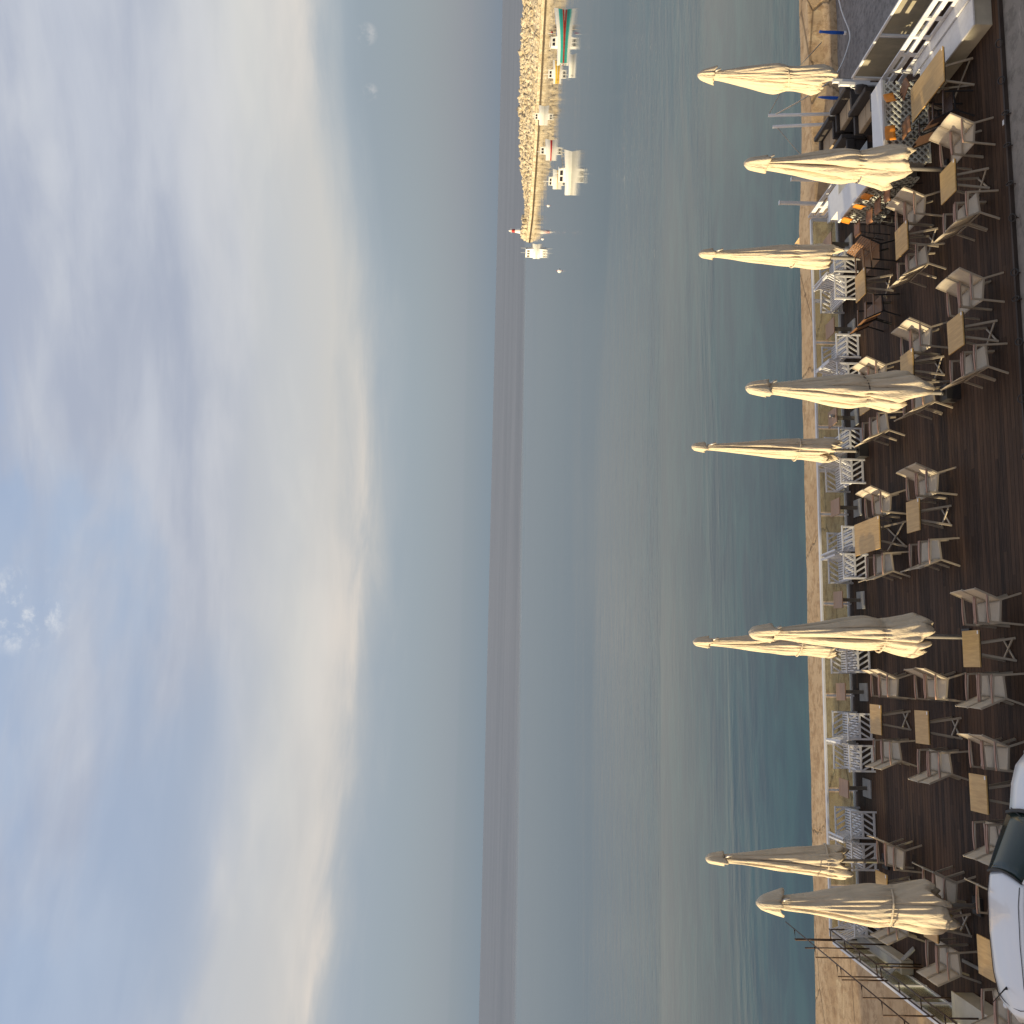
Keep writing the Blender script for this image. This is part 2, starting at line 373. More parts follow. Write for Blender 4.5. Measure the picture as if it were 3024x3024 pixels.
BEACH = concrete_mat('dark_slipway', (.20, .185, .175), (.27, .25, .235), (.13, .12, .115), crack=False, sc_=1.6)
SEA = sea_mat(); GLASS = glass_mat(); GLASS2 = glass_mat('salty_glass', .38, .2, (.52, .46, .36, 1))
CARW = mat('white_car_paint', (.78, .78, .79), .22, var=.01, vscale=1, coat=.8)
CARG = mat('dark_green_windscreen', (.010, .026, .022), .12, var=.1, vscale=2, spec=.35)
RUB = mat('black_rubber_trim', (.012, .012, .013), .5)
ROCKM = concrete_mat('limestone', (.44, .37, .26), (.60, .53, .41), (.24, .18, .11), crack=False, sc_=.6, bs=.8)
BLUE = mat('bright_blue_plastic', (.02, .13, .62), .4, var=.15, vscale=12)
HW = mat('white_boat_paint', (.78, .77, .74), .35, var=.04)
HG = mat('turquoise_boat_paint', (.05, .42, .38), .4, var=.06)
HR = mat('red_boat_paint', (.45, .05, .03), .45)
HD = mat('dark_boat_window', (.02, .02, .03), .15)
HY = mat('yellow_boat_paint', (.80, .50, .06), .4)
REDP = mat('red_paint', (.55, .03, .03), .5)
ROPE = mat('pale_rope', (.55, .50, .42), .8)

# ------------------------------------------------------------------ setting
def struct(name, mb, m, **k):
    o = mb.build(name, m, **k); o['kind'] = 'structure'; return o
ZS = -1.6; ZQ = -.4
mb = MB(); S = 60000
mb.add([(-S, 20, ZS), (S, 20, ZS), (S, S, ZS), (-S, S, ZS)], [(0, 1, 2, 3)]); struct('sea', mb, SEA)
# quay with a slightly ragged seaward edge
random.seed(5)
def quay_edge(x): return 32.7 - .012 * (x - 5) + .10 * noise.noise((x * .45, 1.3, 0)) + .05 * noise.noise((x * 2.1, 4.3, 0)) - (.55 if x > 15 else 0) * min(1, max(0, (x - 15) / 3))
mb = MB(); xs = [-40 + i * .25 for i in range(int(15.0 / .25 * 1 + 40 / .25))]
rows = [[(x, 12, ZQ) for x in xs], [(x, 27, ZQ) for x in xs], [(x, quay_edge(x) - .12, ZQ) for x in xs], [(x, quay_edge(x), ZQ - .07) for x in xs], [(x, quay_edge(x) + .05, ZS - .6) for x in xs]]
mb.grid([[p for p in r] for r in rows], smooth=False)
mb.add([(14.75, 12, ZQ), (14.75, 33, ZQ), (14.75, 33, -2.5), (14.75, 12, -2.5)], [(0, 1, 2, 3)])
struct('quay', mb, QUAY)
# sea wall round the slipway: lit top, weathered inner face
mb = MB(); xs = [14.75 + i * .25 for i in range(190)]
def inn(x): return 30.75 + .04 * (x - 15) * .5 + .06 * noise.noise((x * .6, 9, 0))
mb.grid([[(x, quay_edge(x) + .05, -2.6) for x in xs], [(x, quay_edge(x), ZQ - .05) for x in xs], [(x, quay_edge(x) - .12, ZQ) for x in xs],
         [(x, inn(x) + .04, ZQ) for x in xs], [(x, inn(x), ZQ - .04) for x in xs], [(x, inn(x) - .10, -.85) for x in xs], [(x, inn(x) - .32, -1.0) for x in xs], [(x, inn(x) - .40, -2.2) for x in xs]][::-1], smooth=False)
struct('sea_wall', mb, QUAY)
mb = MB(); rows = []
for j in range(60):
    y = 12 + j * (30.9 - 12) / 59
    rows.append([(x, y, -.9 - .33 * min(1, max(0, (y - 24) / 7)) + .05 * noise.noise((x * .5, y * .35, 0)) + .02 * noise.noise((x * 1.6, y * 1.2, 3))) for x in [14.75 + i * .5 for i in range(90)]])
mb.grid(rows); struct('slipway', mb, BEACH)
# pavement / road where the car stands
mb = MB(); mb.add([(-60, -40, -.05), (60, -40, -.05), (60, 18.14, -.05), (-60, 18.14, -.05)], [(0, 1, 2, 3)]); struct('pavement', mb, PAVE)
# timber terrace floor
mb = MB(); mb.box(-6.68, 14.98, 18.18, 27.62, -.45, 0); mb.box(14.985, 15.65, 24.4, 27.6, -.45, -.002); struct('deck', mb, DECK)
mb = MB(); mb.box(-6.7, 15.0, 18.12, 18.176, -.5, .028); mb.box(14.985, 15.05, 18.2, 24.39, -1.3, .01); mb.box(15.655, 15.7, 24.4, 27.6, -1.3, .01); struct('deck_edge', mb, mat('dark_edge_board', (.05, .034, .026), .6, var=.3, vscale=9, stretch=(.2, 1, 1)))

# ------------------------------------------------------------------ unseen slotted wall added at the left to shade the terrace (outside the picture)
def shade_blocker():
    t = empty('sun_blocker', (-45, 0, 0))
    tag(t, 'unseen slotted wall outside the picture, added to shade the terrace', 'sun blocker')
    gaps = [11.75, 13.8, 15.4, 16.3, 18.0]; gw = [.85, .75, .45, .85, .5]
    P_ = [(-30, 9.5), (0, 9.5), (7.0, 7.1), (10.6, 6.5), (11.6, 5.5), (13.4, 5.15), (15.6, 5.3), (17.4, 5.1), (19.2, 4.9), (20.3, 5.2), (22.4, 5.0)]
    edges = [(-30, 0), (0, 7.0)] + [(a, b) for a, b in zip([7.0] + [q + w_ for q, w_ in zip(gaps, gw)], gaps + [22.4])]
    WALL = mat('pale_blocker', (.5, .45, .38), .9)
    def hgt(y):
        for (a, ha), (b, hb) in zip(P_, P_[1:]):
            if a <= y <= b: return ha + (hb - ha) * (y - a) / (b - a)
        return 6
    rnd = random.Random(3); mb = MB()
    for a, b in edges:
        yy = a
        while yy < b - .01:
            st = min(rnd.uniform(.45, 1.1) if a > 3 else 8, b - yy)
            hh = hgt(yy + st / 2) + (rnd.uniform(-.28, .22) if a > 3 else 0)
            mb.box(-.6, 0, yy, yy + st, -1, hh); yy += st
    mb.build('wall', WALL, t)
    rf = MB()
    for k in range(9):
        y = 7.5 + k * 1.6; rf.box(-.5, -.2, y, y + .14, 4.0, hgt(y) + .45)
    rf.build('blocker_post', WALL, t)
shade_blocker()

# ------------------------------------------------------------------ breakwater
BW = [(236, 150), (205, 195), (175, 244), (165, 260), (155.3, 277.5), (150, 295), (146.3, 312), (147.5, 326), (149, 338)]
BH = [5.9, 5.9, 5.8, 5.8, 5.8, 4.6, 2.4, 1.9, 1.6]
def bwp(s):
    i = min(int(s), len(BW) - 2); f = s - i
    a, b = Vector(BW[i]), Vector(BW[i + 1]); d = (b - a).normalized(); n = Vector((-d.y, d.x))
    if n.dot(Vector((1, 0))) < 0: n = -n
    return a.lerp(b, f), n, BH[i] + (BH[i + 1] - BH[i]) * f
mb = MB(); rows = []
for i in range(0, 81):
    p, n, h = bwp(i / 10)
    rows.append([(p.x + n.x * q, p.y + n.y * q, ZS + z) for q, z in ((-.3, -1.5), (0, 1.15), (1.4, 1.2), (2.2, h * .35), (8 * h / 5.8 + 1.5, h - .9), (8 * h / 5.8 + 5, h - .9), (18, -1.5))])
mb.grid(rows, smooth=False); struct('breakwater', mb, ROCKM)
mb = MB(); mb.grid([[(bwp(i / 10)[0].x + bwp(i / 10)[1].x * q, bwp(i / 10)[0].y + bwp(i / 10)[1].y * q, ZS + z) for q, z in ((-.42, -.4), (-.30, .26), (-.10, .30))] for i in range(0, 81)], smooth=False)
struct('breakwater_wet_base', mb, mat('wet_dark_stone', (.09, .06, .03), .7, var=.3, vscale=1.5))
mb = MB(); rnd = random.Random(11)
ico = [Vector(v).normalized() for v in [(0, 0, 1)] + [(math.cos(a), math.sin(a), .5) for a in [R(72 * k) for k in range(5)]] + [(math.cos(a), math.sin(a), -.5) for a in [R(72 * k + 36) for k in range(5)]] + [(0, 0, -1)]]
icf = [(0, 1 + k, 1 + (k + 1) % 5) for k in range(5)] + [(1 + k, 6 + k, 1 + (k + 1) % 5) for k in range(5)] + [(6 + k, 6 + (k + 1) % 5, 1 + (k + 1) % 5) for k in range(5)] + [(11, 6 + (k + 1) % 5, 6 + k) for k in range(5)]
def rock(mb, c, s):
    e = Euler((rnd.uniform(0, 6), rnd.uniform(0, 6), rnd.uniform(0, 6))); sx, sy, sz = [s * rnd.uniform(.6, 1.2) for _ in range(3)]
    vs = []
    for v in ico:
        q = Vector((v.x * sx, v.y * sy, v.z * sz)) * rnd.uniform(.78, 1.12); q.rotate(e); vs.append(Vector(c) + q)
    mb.add(vs, icf)
for k in range(5200):
    s = rnd.uniform(0, 7.98)
    if s < 2 and rnd.random() < .3: continue
    p, n, h = bwp(s); u = rnd.random() ** .8
    if h > 3:
        q = 1.3 + u * (8 * h / 5.8 + 1.2); z = .9 + (h - 1.3) * u + rnd.uniform(-.2, .35)
        sz = .36 + .75 * rnd.random() ** 1.8
    else:
        q = .4 + u * 5; z = .4 + (h - .7) * u; sz = rnd.uniform(.5, .95)
    rock(mb, (p.x + n.x * q, p.y + n.y * q, ZS + z), sz)
tag(mb.build('breakwater_rocks', ROCKM), 'sunlit rubble boulders heaped along the far breakwater', 'rocks', kind='stuff')
mb = MB()
for k in range(46):
    s = 6.7 + 1.25 * rnd.random(); p, n, h = bwp(min(s, 7.97)); q = rnd.uniform(.5, 5)
    rock(mb, (p.x + n.x * q, p.y + n.y * q, ZS + rnd.uniform(.6, 2.6)), rnd.uniform(.9, 1.5))
tag(mb.build('end_boulders', ROCKM), 'golden boulders piled round the beacon at the breakwater tip', 'rocks', kind='stuff')
def beacon():
    t = empty('beacon', (150.3, 332, ZS)); tag(t, 'small white beacon tower with a red band at the breakwater tip', 'beacon')
    MB().lathe([(1.1, 0), (1.0, 3.0), (.62, 5.3)], 12).build('tower', HW, t)
    MB().lathe([(.63, 5.3), (.48, 6.4)], 12).build('red_band', REDP, t)
    MB().lathe([(.3, 6.4), (.3, 7.2), (.05, 7.5)], 8).build('lantern', HW, t)
    mb = MB(); mb.lathe([(.75, 6.38), (.75, 6.44)], 12)
    for k in range(8):
        a = k * math.pi / 4; mb.tube([(.7 * math.cos(a), .7 * math.sin(a), 6.4), (.7 * math.cos(a), .7 * math.sin(a), 6.95)], .03, 4)
    mb.build('gallery', HW, t)
beacon()

# ------------------------------------------------------------------ boats
def boat(name, a, b, hb, hs, beam, hull, label, cabin=None, stripe=None, waterl=None, extra=None, inner=None):
    """a = bow waterline, b = stern waterline (world xy)"""
    a, b = Vector(a), Vector(b); L = (b - a).length; d = (a - b).normalized()
    t = empty(name, ((a.x + b.x) / 2, (a.y + b.y) / 2, ZS), math.atan2(d.y, d.x)); tag(t, label, 'boat', 'boats moored by the breakwater')
    def sec(s):                       # s 0 stern .. 1 bow
        x = -L / 2 + L * s * 1.0; wd = beam / 2 * (1 - max(0, (s - .45) / .55) ** 2.2) * (.86 + .14 * min(1, s / .3))
        zt = hs + (hb - hs) * max(0, (s - .2) / .8) ** 1.6; rk = .35 * max(0, s - .8) / .2
        return x, max(wd, .03), zt, rk
    def hull_part(f0, f1, off=0):
        rows = []
        for i in range(17):
            x, wd, zt, rk = sec(i / 16); row = []
            for sd in (-1, 1):
                pts = [(x + rk * f, sd * (wd * (.62 + .38 * f ** .6) + off), -.35 + (zt + .35) * f) for f in (f0, (f0 + f1) / 2, f1)]
                row += pts if sd == -1 else pts[::-1]
            rows.append(row)
        m_ = MB(); m_.grid(rows); m_.add([p for p in rows[0]], [tuple(range(6))]); return m_
    hull_part(0, 1).build('hull', hull, t)
    dm = MB(); rows = []
    for i in range(17):
        x, wd, zt, rk = sec(i / 16); z_ = zt - (.12 if not inner else .3); rows.append([(x + rk, -wd * .97, z_), (x + rk, wd * .97, z_)])
    dm.grid(rows); dm.build('deck', inner or HW, t)
    if stripe: hull_part(.34, .68, .012).build('stripe', stripe, t)
    if waterl: hull_part(.20, .34, .016).build('waterline', waterl, t)
    if cabin:
        for (s0, s1, cw, z0, z1) in cabin:
            x0, x1 = -L / 2 + L * s0, -L / 2 + L * s1; zb = hs - .15
            c = MB(); c.add([(x0, -cw, zb), (x1, -cw, zb), (x1, cw, zb), (x0, cw, zb), (x0 + .05, -cw * .9, zb + z1), (x1 - .25, -cw * .9, zb + z1), (x1 - .25, cw * .9, zb + z1), (x0 + .05, cw * .9, zb + z1)],
                            [(0, 3, 2, 1), (4, 5, 6, 7), (0, 1, 5, 4), (1, 2, 6, 5), (2, 3, 7, 6), (3, 0, 4, 7)])
            co = c.build('cabin', HW, t, bevel=.05)
            n = max(1, int((x1 - x0) / .8)); wl = (x1 - x0 - .45) / n
            for sd in (-1, 1):
                for k in range(n):
                    q0 = x0 + .14 + k * wl; zz0, zz1 = zb + z1 * .5, zb + z1 * .86
                    yy0, yy1 = sd * (cw * .957 + .006), sd * (cw * .918 + .008)
                    MB().add([(q0, yy0, zz0), (q0 + wl * .8, yy0, zz0), (q0 + wl * .8 - .04, yy1, zz1), (q0, yy1, zz1)], [(0, 1, 2, 3)]).build('window', HD, co)
            MB().box(x0 - .08, x1 - .1, -cw * .98, cw * .98, zb + z1 + .003, zb + z1 + .07).build('roof', HW, co)
    rl = MB(); pr_, pl_ = [], []
    for i in range(10, 17):
        x, wd, zt, rk = sec(i / 16); pr_.append((x + rk, wd * .9, zt + .42)); pl_.append((x + rk, -wd * .9, zt + .42))
        for sd in (-1, 1): rl.tube([(x + rk, sd * wd * .9, zt - .1), (x + rk, sd * wd * .9, zt + .42)], .018, 4)
    rl.tube(pr_, .018, 4); rl.tube(pl_, .018, 4)
    if not inner: rl.build('bow_rail', TAUPE, t)
    if extra: extra(t, L, hs)
    elif not inner: mast(2.0, at=-.3)(t, L, hs)
    return t
def mast(hh, red=False, at=0):
    def f(t, L, hs):
        m_ = MB(); m_.tube([(at, 0, hs), (at, 0, hs + hh)], .05, 6); m_.tube([(at, 0, hs + hh * .72), (at - L * .25, 0, hs + hh * .78)], .03, 5); m_.build('mast', HW, t)
        if red: MB().lathe([(.02, -.25), (.24, 0), (.02, .25)], 10, (at + .3, .5), hs + 1.1).build('buoy', REDP, t)
    return f
def gear(hh):
    def f(t, L, hs):
        mast(hh, True, .6)(t, L, hs)
        m_ = MB()
        for x in (1.2, 2.0):
            for y in (-.7, .7): m_.tube([(x, y, hs), (x, y, hs + 1.5)], .035, 5)
        for x in (1.2, 2.0): m_.tube([(x, -.7, hs + 1.5), (x, .7, hs + 1.5)], .035, 5)
        m_.build('net_frame', TAUPE, t)
        MB().box(1.25, 1.95, -.55, .55, hs - .05, hs + .75).build('net_heap', COLM, t)
    return f
boat('fishing_boat', (119.4, 169.35), (110.8, 172.65), 1.95, 1.1, 2.9, HW, 'long turquoise and white fishing boat with a red waterline', [(.30, .50, 1.0, 0, 1.35)], HG, HR, gear(1.9))
boat('motor_boat', (121.58, 188.71), (118.02, 190.69), 1.0, .75, 1.5, HW, 'small white and yellow cabin boat astern of the turquoise fishing boat', [(.25, .68, .55, 0, 1.15)], HY)
boat('rowing_boat', (97.79, 149.97), (94.81, 151.23), .62, .5, 1.3, HW, 'small open white rowing boat with a dark inside, nearest the turquoise boat', inner=HD)
boat('motor_boat', (145.36, 245.33), (141.44, 247.67), 1.35, 1.1, 1.8, HW, 'small white boat with a red buoy aboard, lying alone against the long rock face', [(.30, .68, .65, 0, 1.35)], extra=mast(1.9, True))
boat('motor_boat', (115.24, 207.96), (111.56, 209.84), 1.35, 1.1, 1.7, HW, 'small white boat with an orange-lined edge beyond the big white cruiser', [(.3, .72, .6, 0, 1.35)], waterl=REDP)
boat('cabin_cruiser', (80.41, 148.37), (75.19, 152.03), 1.25, .85, 2.3, HW, 'largest white cabin cruiser, nearest the camera, with dark cabin windows', [(.30, .66, .85, 0, 1.25)], extra=mast(1.9))
boat('motor_boat', (96.01, 184.48), (93.19, 186.32), .95, .8, 1.4, HW, 'tiny white cabin boat just beyond the stern of the big cruiser', [(.2, .72, .5, 0, .95)], waterl=HY)
boat('pilot_boat', (121.24, 276.66), (118.56, 279.54), 1.2, .95, 2.0, HW, 'boxy white wheelhouse boat with two upright poles off the breakwater tip', [(.08, .78, .85, 0, 2.2)],
     extra=lambda t, L, hs: (MB().tube([(-.8, .6, hs + 1.9), (-.8, .6, hs + 3.5)], .04, 5).build('pole', HW, t), MB().tube([(.6, .6, hs + 1.9), (.6, .6, hs + 3.5)], .04, 5).build('pole', HW, t)))
for (x, y, s, lb) in ((72.0, 175.3, .42, 'small white mooring buoy floating alone on the open side of the boats'), (107.7, 242.1, .4, 'white mooring buoy between the beacon and the boxy wheelhouse boat'), (104.5, 217, .38, 'white mooring buoy close to the stones beside the big cruiser')):
    t = empty('mooring_buoy', (x, y, ZS)); tag(t, lb, 'buoy', 'mooring buoys')
    MB().lathe([(.02, -.6), (.8, -.35), (1, 0), (.8, .55), (.4, .85), (.05, .95)], 12).build('float', HW, t).scale = (s, s, s)
    MB().tube([(0, 0, .9 * s), (0, 0, 1.25 * s)], .05, 5).build('ring', REDP, t)

# ------------------------------------------------------------------ terrace furniture
def make_chair():
    t = empty('sling_chair'); hw = .235
    for sy, nm in ((-1, 'a'), (1, 'b')):
        y = sy * hw
        MB().bar((.285, y + sy * .012, 0), (.235, y, .62), .036, .024, (0, 1, 0)).build('leg', TAUPE, t)
        MB().bar((-.30, y + sy * .012, 0), (-.17, y, .40), .036, .024, (0, 1, 0)).build('leg', TAUPE, t)
        f = MB(); f.bar((.24, y, .425), (-.17, y, .385), .022, .036)
        f.bar((-.17, y, .385), (-.37, y, .86), .022, .034, (1, 0, 0)); f.bar((.235, y, .60), (-.275, y, .625), .03, .02)
        f.build('frame', TAUPE, t)
        a = MB(); a.grid([[(x, y + q, .636 + .012 * math.sin((x + .26) * 6)) for q in (-.014, .014)] for x in [.255 - .52 * k / 6 for k in range(7)]])
        a.build('armrest', ARMW, t, thick=.02)
    rows = []
    for k in range(9):
        u = k / 8; rows.append([(.262 - .42 * u, hw * .96 * q, .43 - .035 * u - .022 * math.sin(u * 3.14) * (1 - q * q) - .03 * max(0, (.12 - u)) / .12) for q in (-1, -.5, 0, .5, 1)])
    MB().grid(rows).build('seat', SLING, t, thick=.008)
    rows = []
    for k in range(9):
        u = k / 8; rows.append([(-.165 - .205 * u - .02 * math.sin(u * 3.14) * (1 - q * q), hw * .96 * q, .40 + .46 * u + .012 * (1 - q * q) * (u > .9)) for q in (-1, -.5, 0, .5, 1)])
    MB().grid(rows).build('backrest', SLING, t, thick=.008)
    c = MB(); c.bar((-.18, -hw, .37), (-.18, hw, .37), .02, .02); c.bar((.22, -hw, .40), (.22, hw, .40), .02, .02); c.build('stretcher', TAUPE, t)
    return t
CH = Proto(make_chair())
def make_table(lx, ly, name='terrace_table'):
    t = empty(name)
    MB().box(-lx / 2, lx / 2, -ly / 2, ly / 2, .722, .75).build('tabletop', TOP, t, bevel=.004)
    MB().box(-lx / 2 + .012, lx / 2 - .012, -ly / 2 + .012, ly / 2 - .012, .700, .720).build('underframe', BLK, t)
    fx = .21 if ly < 1 else .30; fy = .21 if ly < 1 else .55; tx, ty = fx * .42, fy * (.42 if ly < 1 else .75)
    for sx in (-1, 1):
        for sy in (-1, 1): MB().bar((sx * fx, sy * fy, 0), (sx * tx, sy * ty, .70), .042, .030, (0, 1, 0)).build('leg', TAUPE, t)
    c = MB(); c.bar((-fx, -fy, .025), (fx, fy, .025), .034, .02); c.bar((-fx, fy, .048), (fx, -fy, .048), .034, .02); c.build('cross_brace', TAUPE, t)
    MB().box(lx / 2 - .075, lx / 2 - .012, -ly / 2 + .01, -ly / 2 + .05, .7505, .756).build('number_plate', WHITE2, t)
    return t
TB = Proto(make_table(.68, .66)); TBL = Proto(make_table(.78, 1.60, 'long_terrace_table'))
rnd = random.Random(8)
def rj(a): return rnd.uniform(-a, a)
rows_ = {1: ('road-side row', 18.60, 19.13, 1.05), 2: ('middle row', 20.97, 21.49, 1.05), 3: ('row beside the white benches', 23.50, 24.05, 1.08)}
cols = [  # row, table x, right chairs x (or None), left chairs x (or None), words
    (1, 9.97, 10.81, 9.26, 'nearest the bar'), (1, 6.79, 7.57, 6.16, 'second from the bar'), (1, .64, 1.36, -.07, 'by the white car bonnet'),
    (1, -1.99, -1.30, -2.80, 'beside the car windscreen'), (1, -4.85, -3.95, -5.76, 'beside the car rear'),
    (2, 9.77, 10.42, 9.21, 'nearest the bar'), (2, 6.82, 7.40, 6.10, 'second from the bar'), (2, 3.52, 4.20, 2.73, 'third from the bar'),
    (2, -.92, -.09, -1.66, 'fourth from the bar'), (2, -4.78, -4.08, -5.48, 'nearest the brown rails'),
    (3, 9.72, None, None, 'nearest the bar'), (3, 6.80, 7.35, 6.08, 'second from the bar'), (3, -.87, -.10, -1.60, 'fourth from the bar'), (3, -4.62, -3.90, -5.36, 'nearest the brown rails')]
GC = 'beige sling chairs on the terrace'; GT = 'square wooden terrace tables'
def chair_pair(row, x, y0, side, wd, rr):
    for k in (0, 1):
        y = y0 + .255 + k * .525 + rj(.012)
        lb = 'beige sling chair, %s of the pair on the %s side, table %s, %s' % (('road-side one', 'seaward one')[k], 'bar' if side < 0 else 'car', wd, rr)
        lb = 'beige chair, %s, %s side of table %s, %s' % (('road-side one', 'seaward one')[k], 'bar' if side < 0 else 'car', wd, rr.replace('row beside the white benches', 'white-bench row'))
        CH.put((x + rj(.012), y, 0), (math.pi if side < 0 else 0) + rj(.045), lb, 'chair', GC)
for row, tx, cr, cl_, wd in cols:
    rr, y0, ty, _ = rows_[row]
    TB.put((tx, ty, 0), rj(.02), 'square oak-topped table %s in the %s' % (wd, rr), 'table', GT)
    if cr is not None: chair_pair(row, cr, y0, -1, wd, rr)
    if cl_ is not None: chair_pair(row, cl_, y0, 1, wd, rr)
TBL.put((3.44, 24.2, 0), 0, 'long oak-topped table for four in the white-bench row, third from the bar', 'table', 'long wooden tables')
TBL.put((12.53, 19.86, 0), 0, 'long oak-topped table between the lattice bar and the white box bench', 'table', 'long wooden tables')
chair_pair(3, 4.18, 23.50, -1, 'with the long top', rows_[3][0]); chair_pair(3, 2.73, 23.52, 1, 'with the long top', rows_[3][0])

def make_wood_chair(BRW=None):
    BRW = BRW or BRW0
    t = empty('slatted_wood_chair'); hw = .25
    for sy in (-1, 1):
        y = sy * hw
        MB().bar((.28, y, 0), (.24, y, .62), .03, .02, (0, 1, 0)).build('leg', BLK, t)
        MB().bar((-.28, y, 0), (-.16, y, .40), .03, .02, (0, 1, 0)).build('leg', BLK, t)
        f = MB(); f.bar((.24, y, .42), (-.16, y, .39), .02, .03); f.bar((-.16, y, .39), (-.38, y, .86), .02, .03, (1, 0, 0)); f.build('frame', BLK, t)
        MB().bar((.27, y, .632), (-.26, y, .645), .045, .022).build('armrest', BRW, t)
    s = MB()
    for k in range(9): s.box(.25 - k * .048 - .038, .25 - k * .048, -hw + .02, hw - .02, .425, .440)
    s.build('seat', BRW, t)
    b = MB()
    for k in range(9):
        u0, u1 = (k + .1) / 9, (k + .88) / 9
        b.bar((-.155 - .215 * (u0 + u1) / 2, -hw + .01, .41 + .46 * (u0 + u1) / 2), (-.155 - .215 * (u0 + u1) / 2, hw - .01, .41 + .46 * (u0 + u1) / 2), .012, .044, (-.42, 0, .9))
    b.build('backrest', BRW, t)
    return t
DKW = wood_mat('dark_wood_slats', (.085, .045, .03), (.05, .03, .02), 0, scale=40)
WC = Proto(make_wood_chair()); WD = Proto(make_wood_chair(DKW)); GW = 'brown slatted wooden chairs'
for x, y, a, lb in ((10.42, 23.78, math.pi, 'brown slatted chair, road-side one, bar side of the table nearest the bar, white-bench row'),
                    (10.44, 24.34, math.pi, 'brown slatted chair, seaward one, bar side of the table nearest the bar, white-bench row'),
                    (9.02, 23.76, 0, 'brown slatted chair, road-side one, car side of the table nearest the bar, white-bench row'),
                    (9.0, 24.32, 0, 'brown slatted chair, seaward one, car side of the table nearest the bar, white-bench row'),
                    (11.86, 19.62, 0, 'dark brown slatted chair at the road end of the long table by the bar'),
                    (11.82, 20.30, .1, 'dark brown slatted chair at the seaward end of the long table by the bar')):
    (WD if 'dark' in lb else WC).put((x, y, 0), a + rj(.05), lb, 'chair', GW)

def make_pedestal():
    t = empty('pedestal_table')
    MB().box(-.22, .22, -.34, .34, .60, .628).build('tabletop', TOP2, t, bevel=.004)
    MB().box(-.045, .045, -.045, .045, .03, .60).build('column', COLM, t)
    MB().box(-.23, .23, -.27, .27, .0, .035).build('base', STONE, t, bevel=.005)
    return t
PT = Proto(make_pedestal())
def make_bench():
    t = empty('slatted_love_seat'); D2 = .31; W2 = .58         # faces +x, seat between side panels at y +-W2
    for sy in (-1, 1):
        y = sy * W2; f = MB()
        f.bar((D2, y, 0), (D2, y, .64), .045, .045); f.bar((-D2, y, 0), (-D2, y, .64), .045, .045)
        f.bar((-D2 - .02, y, .65), (D2 + .03, y, .65), .06, .03)
        f.bar((-D2, y, .36), (D2, y, .36), .03, .05); f.bar((-D2, y, .07), (D2, y, .07), .03, .05)
        for k in range(4):
            x0 = -D2 + .01 + k * .15
            f.bar((x0, y, .09), (x0 + .155, y, .34), .016, .042, (1, 0, -1))
            f.bar((x0 + .155, y, .38), (x0, y, .635), .016, .042, (1, 0, 1))
        f.build('side_panel', WHITE, t)
    s = MB()
    for k in range(9): s.box(D2 - .02 - k * .066 - .042, D2 - .02 - k * .066, -W2 + .02, W2 - .02, .385, .402)
    s.bar((D2 - .01, -W2, .35), (D2 - .01, W2, .35), .03, .05); s.bar((-D2 + .04, -W2, .35), (-D2 + .04, W2, .35), .03, .05)
    s.build('seat', WHITE, t)
    b = MB(); A = lambda u, y: (-D2 + .05 - .16 * u, y, .42 + .42 * u)
    b.bar(A(1, -W2 + .02), A(1, W2 - .02), .035, .05, (1, 0, .3)); b.bar(A(0, -W2 + .02), A(0, W2 - .02), .03, .045, (1, 0, .3))
    for y in (-W2 + .04, 0, W2 - .04): b.bar(A(0, y), A(1, y), .03, .04, (0, 1, 0))
    for sg in (-1, 1):
        for k in range(4):
            y0 = sg * (.05 + k * .125); b.bar(A(.03, y0), A(.97, y0 + sg * .13), .014, .04, (0, 1, 0))
    b.build('backrest', WHITE, t)
    return t
BN = Proto(make_bench())
px_ = [11.98, 9.52, 7.02, 4.56, 2.1, -.28, -2.7]
words = ['first from the bar', 'second from the bar', 'third from the bar', 'fourth from the bar', 'fifth from the bar', 'sixth from the bar', 'seventh from the bar']
for i, x in enumerate(px_):
    PT.put((x, 26.72, 0), rj(.04), 'small wooden pedestal table on a grey slab by the railing, %s' % words[i], 'table', 'pedestal tables along the railing')
# (centre x, facing)
bl = [(10.50, -1, 2, 'bar'), (8.86, 1, 2, 'car'), (11.24, 1, 1, 'car'), (8.06, -1, 3, 'bar'), (6.28, 1, 3, 'car'), (5.42, -1, 4, 'bar'), (3.64, 1, 4, 'car'), (2.92, -1, 5, 'bar'),
      (1.22, 1, 5, 'car'), (.53, -1, 6, 'bar'), (-1.13, 1, 6, 'car'), (-1.93, -1, 7, 'bar'), (-3.55, 1, 7, 'car')]
for x, f, k, sd in bl:
    BN.put((x, 26.72 + rj(.03), 0), (0 if f > 0 else math.pi) + rj(.03), 'white slatted love seat on the %s side of the pedestal table %s' % (sd, words[k - 1]), 'bench', 'white love seats along the railing')
BN.put((-4.3, 26.75, 0), math.pi, 'white slatted love seat half hidden by the two parasols, near the brown rails', 'bench', 'white love seats along the railing')
BN.put((-5.85, 26.72, 0), 0, 'white slatted love seat in the corner next to the brown rails', 'bench', 'white love seats along the railing')
# small sealed things on two pedestal tables
t = empty('glass_jar', (7.02, 26.55, .628)); tag(t, 'small glass jar on the third pedestal table from the bar', 'jar')
MB().lathe([(.04, 0), (.045, .09), (.03, .11)], 10).build('jar_body', STONE, t); MB().lathe([(.032, .11), (.032, .13)], 10).build('lid', POLE, t)

